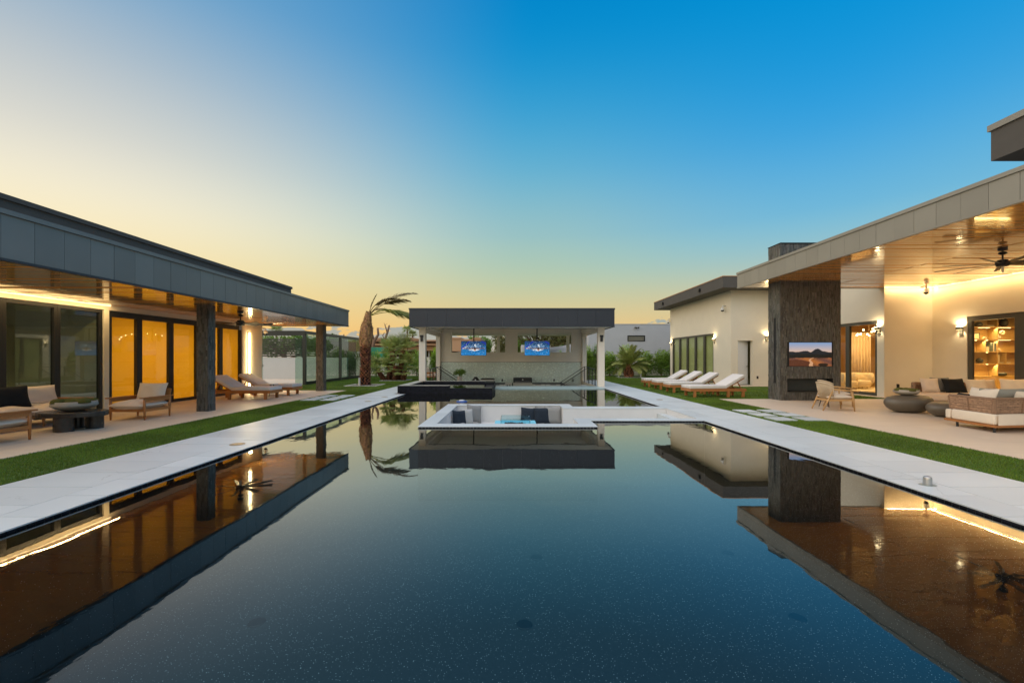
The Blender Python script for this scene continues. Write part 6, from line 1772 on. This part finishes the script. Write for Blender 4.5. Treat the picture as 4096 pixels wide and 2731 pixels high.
# --- pineapple shaped palm on the right
tree_well(9.2, 32.6, 'kerbed gravel bed around the pineapple shaped palm', .86)
pc = thing('pineapple_palm', 'short date palm with a pineapple shaped trunk before the grey house', 'palm tree', (9.2, 32.75, 0))
bp_ = [(0, 0, -.02), (0, 0, .18), (0, 0, .42), (0, 0, .66), (0, 0, .9)]; br = [.30, .38, .36, .22, .12]
tk = MB().tube(bp_, [r * .95 for r in br], 16).build('trunk', M['bark_palm'], pc)
sc_ = MB(); scale_trunk(sc_, bp_, br, 15, .07, .13, .05, .7, 1.7); o = sc_.build('trunk_scales', M['bark_palm'], tk); o['kind'] = 'stuff'
protos = [feather_frond(1.75, d_, 44, .44, .045, 20 + i, fold=.9, start=.2, lift=0) for i, d_ in enumerate((.55, .8, 1.1, .35))]
PM = [mb.build('frond', M['leaf_palm'], pc) for mb in protos]
seen = set()
for k in range(38):
    az = k * 2.399 + random.uniform(-.2, .2); q = k / 38; el = 82 - 78 * q + random.uniform(-8, 8); i = 3 if q < .18 else (0 if q < .45 else (1 if q < .75 else 2))
    o = PM[i] if i not in seen else inst(PM[i], pc); seen.add(i)
    s_ = random.uniform(.85, 1.12); o.scale = (s_, s_, s_); o.location = (0, 0, .82)
    o.rotation_euler = (Matrix.Rotation(az, 4, 'Z') @ Matrix.Rotation(-R(el), 4, 'Y') @ Matrix.Rotation(random.uniform(-.5, .5), 4, 'X')).to_euler()
perforated_pipe((8.25, 32.1, 0), .50, R(-2), 'white perforated pipe left of the pineapple palm')
perforated_pipe((9.95, 32.2, 0), .50, R(7), 'leaning white perforated pipe right of the pineapple palm')

# --- shrubs and hedges
def shrub(x, y, blobs, n, size, label, mat='leaf', tip=(1.6, 1.45, 1.0), seed=0, name='hedge_shrub', stems_=3, cat='shrub'):
    t = thing(name, label, cat, (x, y, 0))
    leaf_cloud(blobs, n, size, mat, 'foliage', t, seed=seed, tip=tip, flat=.6)
    sm = MB(); top_ = max(b[2] for b in blobs)
    for k in range(stems_):
        a = random.uniform(0, 6.28); sm.tube([(.1 * math.cos(a), .1 * math.sin(a), -.02), (.16 * math.cos(a), .16 * math.sin(a), top_ * .5), (.22 * math.cos(a + .3), .2 * math.sin(a), top_)], [.028, .02, .008], 6)
    sm.build('stem', M['bark_grey'], t)
    return t
def ob(w, h, d=None): d = d or w; return [(0, 0, h * .35, w, d, h * .38), (0, .02, h * .68, w * .82, d * .82, h * .30), (w * .4, 0, h * .5, w * .5, d * .6, h * .3), (-w * .4, 0, h * .5, w * .5, d * .6, h * .3)]
shrub(5.55, 30.2, ob(.48, 2.45), 4200, .055, 'tall bright green hedge shrub between the right pillars of the pavilion, left one', seed=1, tip=(2.3, 2.0, 1.0))
shrub(6.22, 30.6, ob(.40, 2.65), 3600, .05, 'tall loose dark shrub between the right pillars of the pavilion, right one', seed=2, tip=(1.3, 1.3, 1))
shrub(8.1, 34.6, ob(.75, 2.15), 4200, .065, 'dark green hedge shrub left of the pineapple palm', seed=3)
shrub(9.6, 35.2, ob(.72, 2.75), 4200, .065, 'tallest hedge shrub, right behind the pineapple palm', seed=4, tip=(2.2, 1.9, 1))
shrub(11.15, 34.8, ob(.82, 2.2), 4400, .065, 'rounded hedge shrub just right of the pineapple palm', seed=5)
shrub(12.55, 34.8, ob(.85, 2.3), 4600, .065, 'broad hedge shrub against the corner of the white wing', seed=6)
shrub(13.45, 35.2, ob(.6, 2.35), 2600, .065, 'hedge shrub mostly hidden behind the white wing', seed=16)
shrub(-9.55, 33.0, ob(.62, 2.5), 3400, .06, 'yellow green shrub beside the trunk of the tall date palm', seed=7, tip=(2.2, 1.9, 1))
shrub(-8.45, 33.6, ob(.7, 2.2), 3200, .06, 'dark shrub low behind the fan palm cluster', seed=8)
shrub(-7.35, 33.2, ob(.7, 2.3), 3200, .06, 'shrub rising behind the middle of the fan palm cluster', seed=9)
shrub(-6.55, 31.0, ob(.42, 2.3), 3200, .055, 'slim shrub with yellow tips left of the left pavilion pillar', seed=10, tip=(2.6, 2.2, 1))
shrub(-5.55, 31.0, ob(.50, 2.4), 3600, .055, 'shrub with yellow green tips seen right of the left pavilion pillar', seed=11, tip=(2.6, 2.2, 1))
shrub(-10.6, 32.9, ob(.55, 2.2), 2400, .06, 'shrub behind the side glass of the glass pavilion', seed=12, tip=(1.8, 1.6, 1))
shrub(1.05, 33.0, ob(.25, 2.2), 900, .05, 'yellow shrub seen low in the right rear opening of the pavilion', seed=13, tip=(3.2, 2.4, .8))
shrub(3.0, 33.6, ob(.16, 2.25), 600, .05, 'thin young shrub before the tarpaulin, left one', seed=14, tip=(2.2, 2, 1))
shrub(3.9, 33.6, ob(.28, 2.3), 1000, .05, 'young shrub before the tarpaulin, right one', seed=15, tip=(2.0, 1.8, 1))
# a garden chair on the lawn behind the left pillar
gc = teak_chair(.72); place(gc, (-5.35, 28.3, 0), R(70), 'wooden garden chair with a white cushion on the lawn behind the left stair railing')

# --- trees beyond
def tree(x, y, h, crown_blobs, n, size, label, mat='leaf_olive', trunk_r=.25, branches=6, seed=0):
    t = thing('garden_tree', label, 'tree', (x, y, 0)); rnd = random.Random(seed)
    tk = MB().tube([(0, 0, -.05), (.1, .05, h * .3), (.0, .1, h * .55), (.1, 0, h * .8)], [trunk_r, trunk_r * .8, trunk_r * .5, trunk_r * .15], 9)
    for k in range(branches):
        b_ = crown_blobs[k % len(crown_blobs)]; z0 = h * rnd.uniform(.25, .5)
        tk.tube([(.05, .05, z0), (b_[0] * .5, b_[1] * .5, (z0 + b_[2]) / 2 + .1), (b_[0] + rnd.uniform(-.3, .3), b_[1], b_[2])], [trunk_r * .5, trunk_r * .3, .02], 6)
    tk.build('trunk', M['bark_grey'], t)
    leaf_cloud(crown_blobs, n, size, mat, 'crown', t, seed=seed, tip=(1.2, 1.2, 1), flat=.8)
    return t
tree(3.4, 46, 6, [(-2.3, 0, 4.6, 1.9, 1.6, 1.5), (0, .3, 4.9, 2.0, 1.6, 1.6), (2.2, 0, 4.3, 1.9, 1.5, 1.6), (.8, 0, 3.4, 1.8, 1.2, 1.0), (3.4, 0, 3.4, 1.2, 1.2, 1.2)], 6500, .16, 'big olive green tree seen through the right rear opening of the pavilion', seed=21)
tree(1.0, 52, 5, [(-.6, 0, 2.9, 1.6, 1.4, 1.0), (.6, 0, 3.0, 1.3, 1.2, 1.0)], 2600, .15, 'rounded green tree at the left side of the right rear opening', mat='leaf', seed=22)
tree(-4.3, 60, 5.5, [(-.9, 0, 3.9, 1.2, 1, .8), (.5, 0, 3.6, 1.2, 1, 1.0), (.9, 0, 2.8, .7, .8, 1.0)], 2600, .16, 'rounded green tree seen over the left television', mat='leaf', seed=23)
shrub(-2.6, 56, [(0, 0, 1.2, 1.9, 1, 1.3), (1.8, 0, 1.3, 1.6, 1, 1.4)], 2400, .13, 'khaki hedge seen beside the left television', mat='leaf_olive', seed=24, name='hedge', cat='hedge')
tree(-1.1, 44, 5, [(0, 0, 3.4, .9, .9, 1.6), (.5, 0, 2.4, .8, .8, 1.2)], 1800, .13, 'olive tree seen at the right end of the left rear opening', seed=25)
tree(7.6, 60, 5.5, [(0, 0, 3.6, 1.9, 1.4, 1.3), (1.6, 0, 3.2, 1.3, 1.2, 1.2)], 2000, .16, 'green tree behind the gap between pavilion and grey house', mat='leaf', seed=26)
tree(-19.5, 36, 4.6, [(-1.2, 0, 2.6, 1.5, 1, 1.1), (1.2, 0, 2.7, 1.5, 1, 1.0), (3.6, 0, 2.5, 1.4, 1, 1.0)], 4200, .12, 'dark tree mass behind the slat screen, left one', mat='leaf', seed=27)
tree(-14.4, 36, 4.4, [(-1.2, 0, 2.4, 1.4, 1, 1.0), (1.0, 0, 2.3, 1.3, 1, .9)], 3200, .12, 'dark tree mass behind the slat screen, right one', mat='leaf', seed=28)
def far_palm(x, y, h, r, label, seed):
    t = thing('far_palm', label, 'palm tree', (x, y, 0))
    MB().tube([(0, 0, 0), (.05, 0, h * .5), (0, 0, h)], [.17, .14, .12], 8).build('trunk', M['bark_grey'], t)
    mb0 = fan_frond(r * .5, r * .75, 16, R(220), seed).build('frond', M['leaf_palm'], t); fl_ = True
    for k in range(15):
        o = mb0 if fl_ else inst(mb0, t); fl_ = False
        o.location = (0, 0, h); o.rotation_euler = (Matrix.Rotation(k * 2.4 + seed, 4, 'Z') @ Matrix.Rotation(-R(55 - 6.5 * k), 4, 'Y')).to_euler()
far_palm(-17.25, 70, 6.2, .85, 'slender distant palm, the taller of the pair left of the pavilion pillar', 1)
far_palm(-16.35, 70, 5.4, .8, 'slender distant palm, the shorter of the pair left of the pavilion pillar', 2)
far_palm(-33.5, 60, 5.4, .9, 'distant palm poking above the glass pavilion roof', 3)
def pruned(x, y, limbs, label):
    t = thing('pruned_tree', label, 'tree', (x, y, 0)); mb = MB()
    for pts, r0, r1 in limbs: mb.tube(pts, [r0 + (r1 - r0) * i / (len(pts) - 1) for i in range(len(pts))], 8)
    mb.build('trunk', M['bark_grey'], t, smooth=True)
    tw_ = MB()
    for pts, r0, r1 in limbs:
        for k in range(4):
            p = Vector(pts[-1]).lerp(Vector(pts[-2]), random.random()); q = p + Vector((random.uniform(-.4, .4), 0, random.uniform(-.1, .4))); tw_.tube([p, p.lerp(q, .5) + Vector((0, 0, .06)), q], [.02, .012, .004], 4)
    o = tw_.build('twigs', M['bark_grey'], t); o['kind'] = 'stuff'
pruned(-14.2, 42, [([(0, 0, -.05), (.25, 0, 2.0), (.55, 0, 3.2), (.95, 0, 3.8), (.9, 0, 4.5)], .20, .10), ([(.55, 0, 3.2), (.35, 0, 3.9), (.40, 0, 4.55)], .10, .07)], 'bare pruned tree with two stubs rising beside the date palm trunk')
pruned(-12.9, 42, [([(-.2, 0, -.05), (.0, 0, 2.2), (.35, 0, 3.4), (.62, 0, 4.2), (.75, 0, 4.75)], .17, .08), ([(.55, 0, 4.0), (.30, 0, 4.85)], .07, .04), ([(.3, 0, 3.3), (.1, 0, 3.7), (.22, 0, 4.0)], .06, .03)], 'bare pruned tree with a forked top between the date palm and the pavilion')
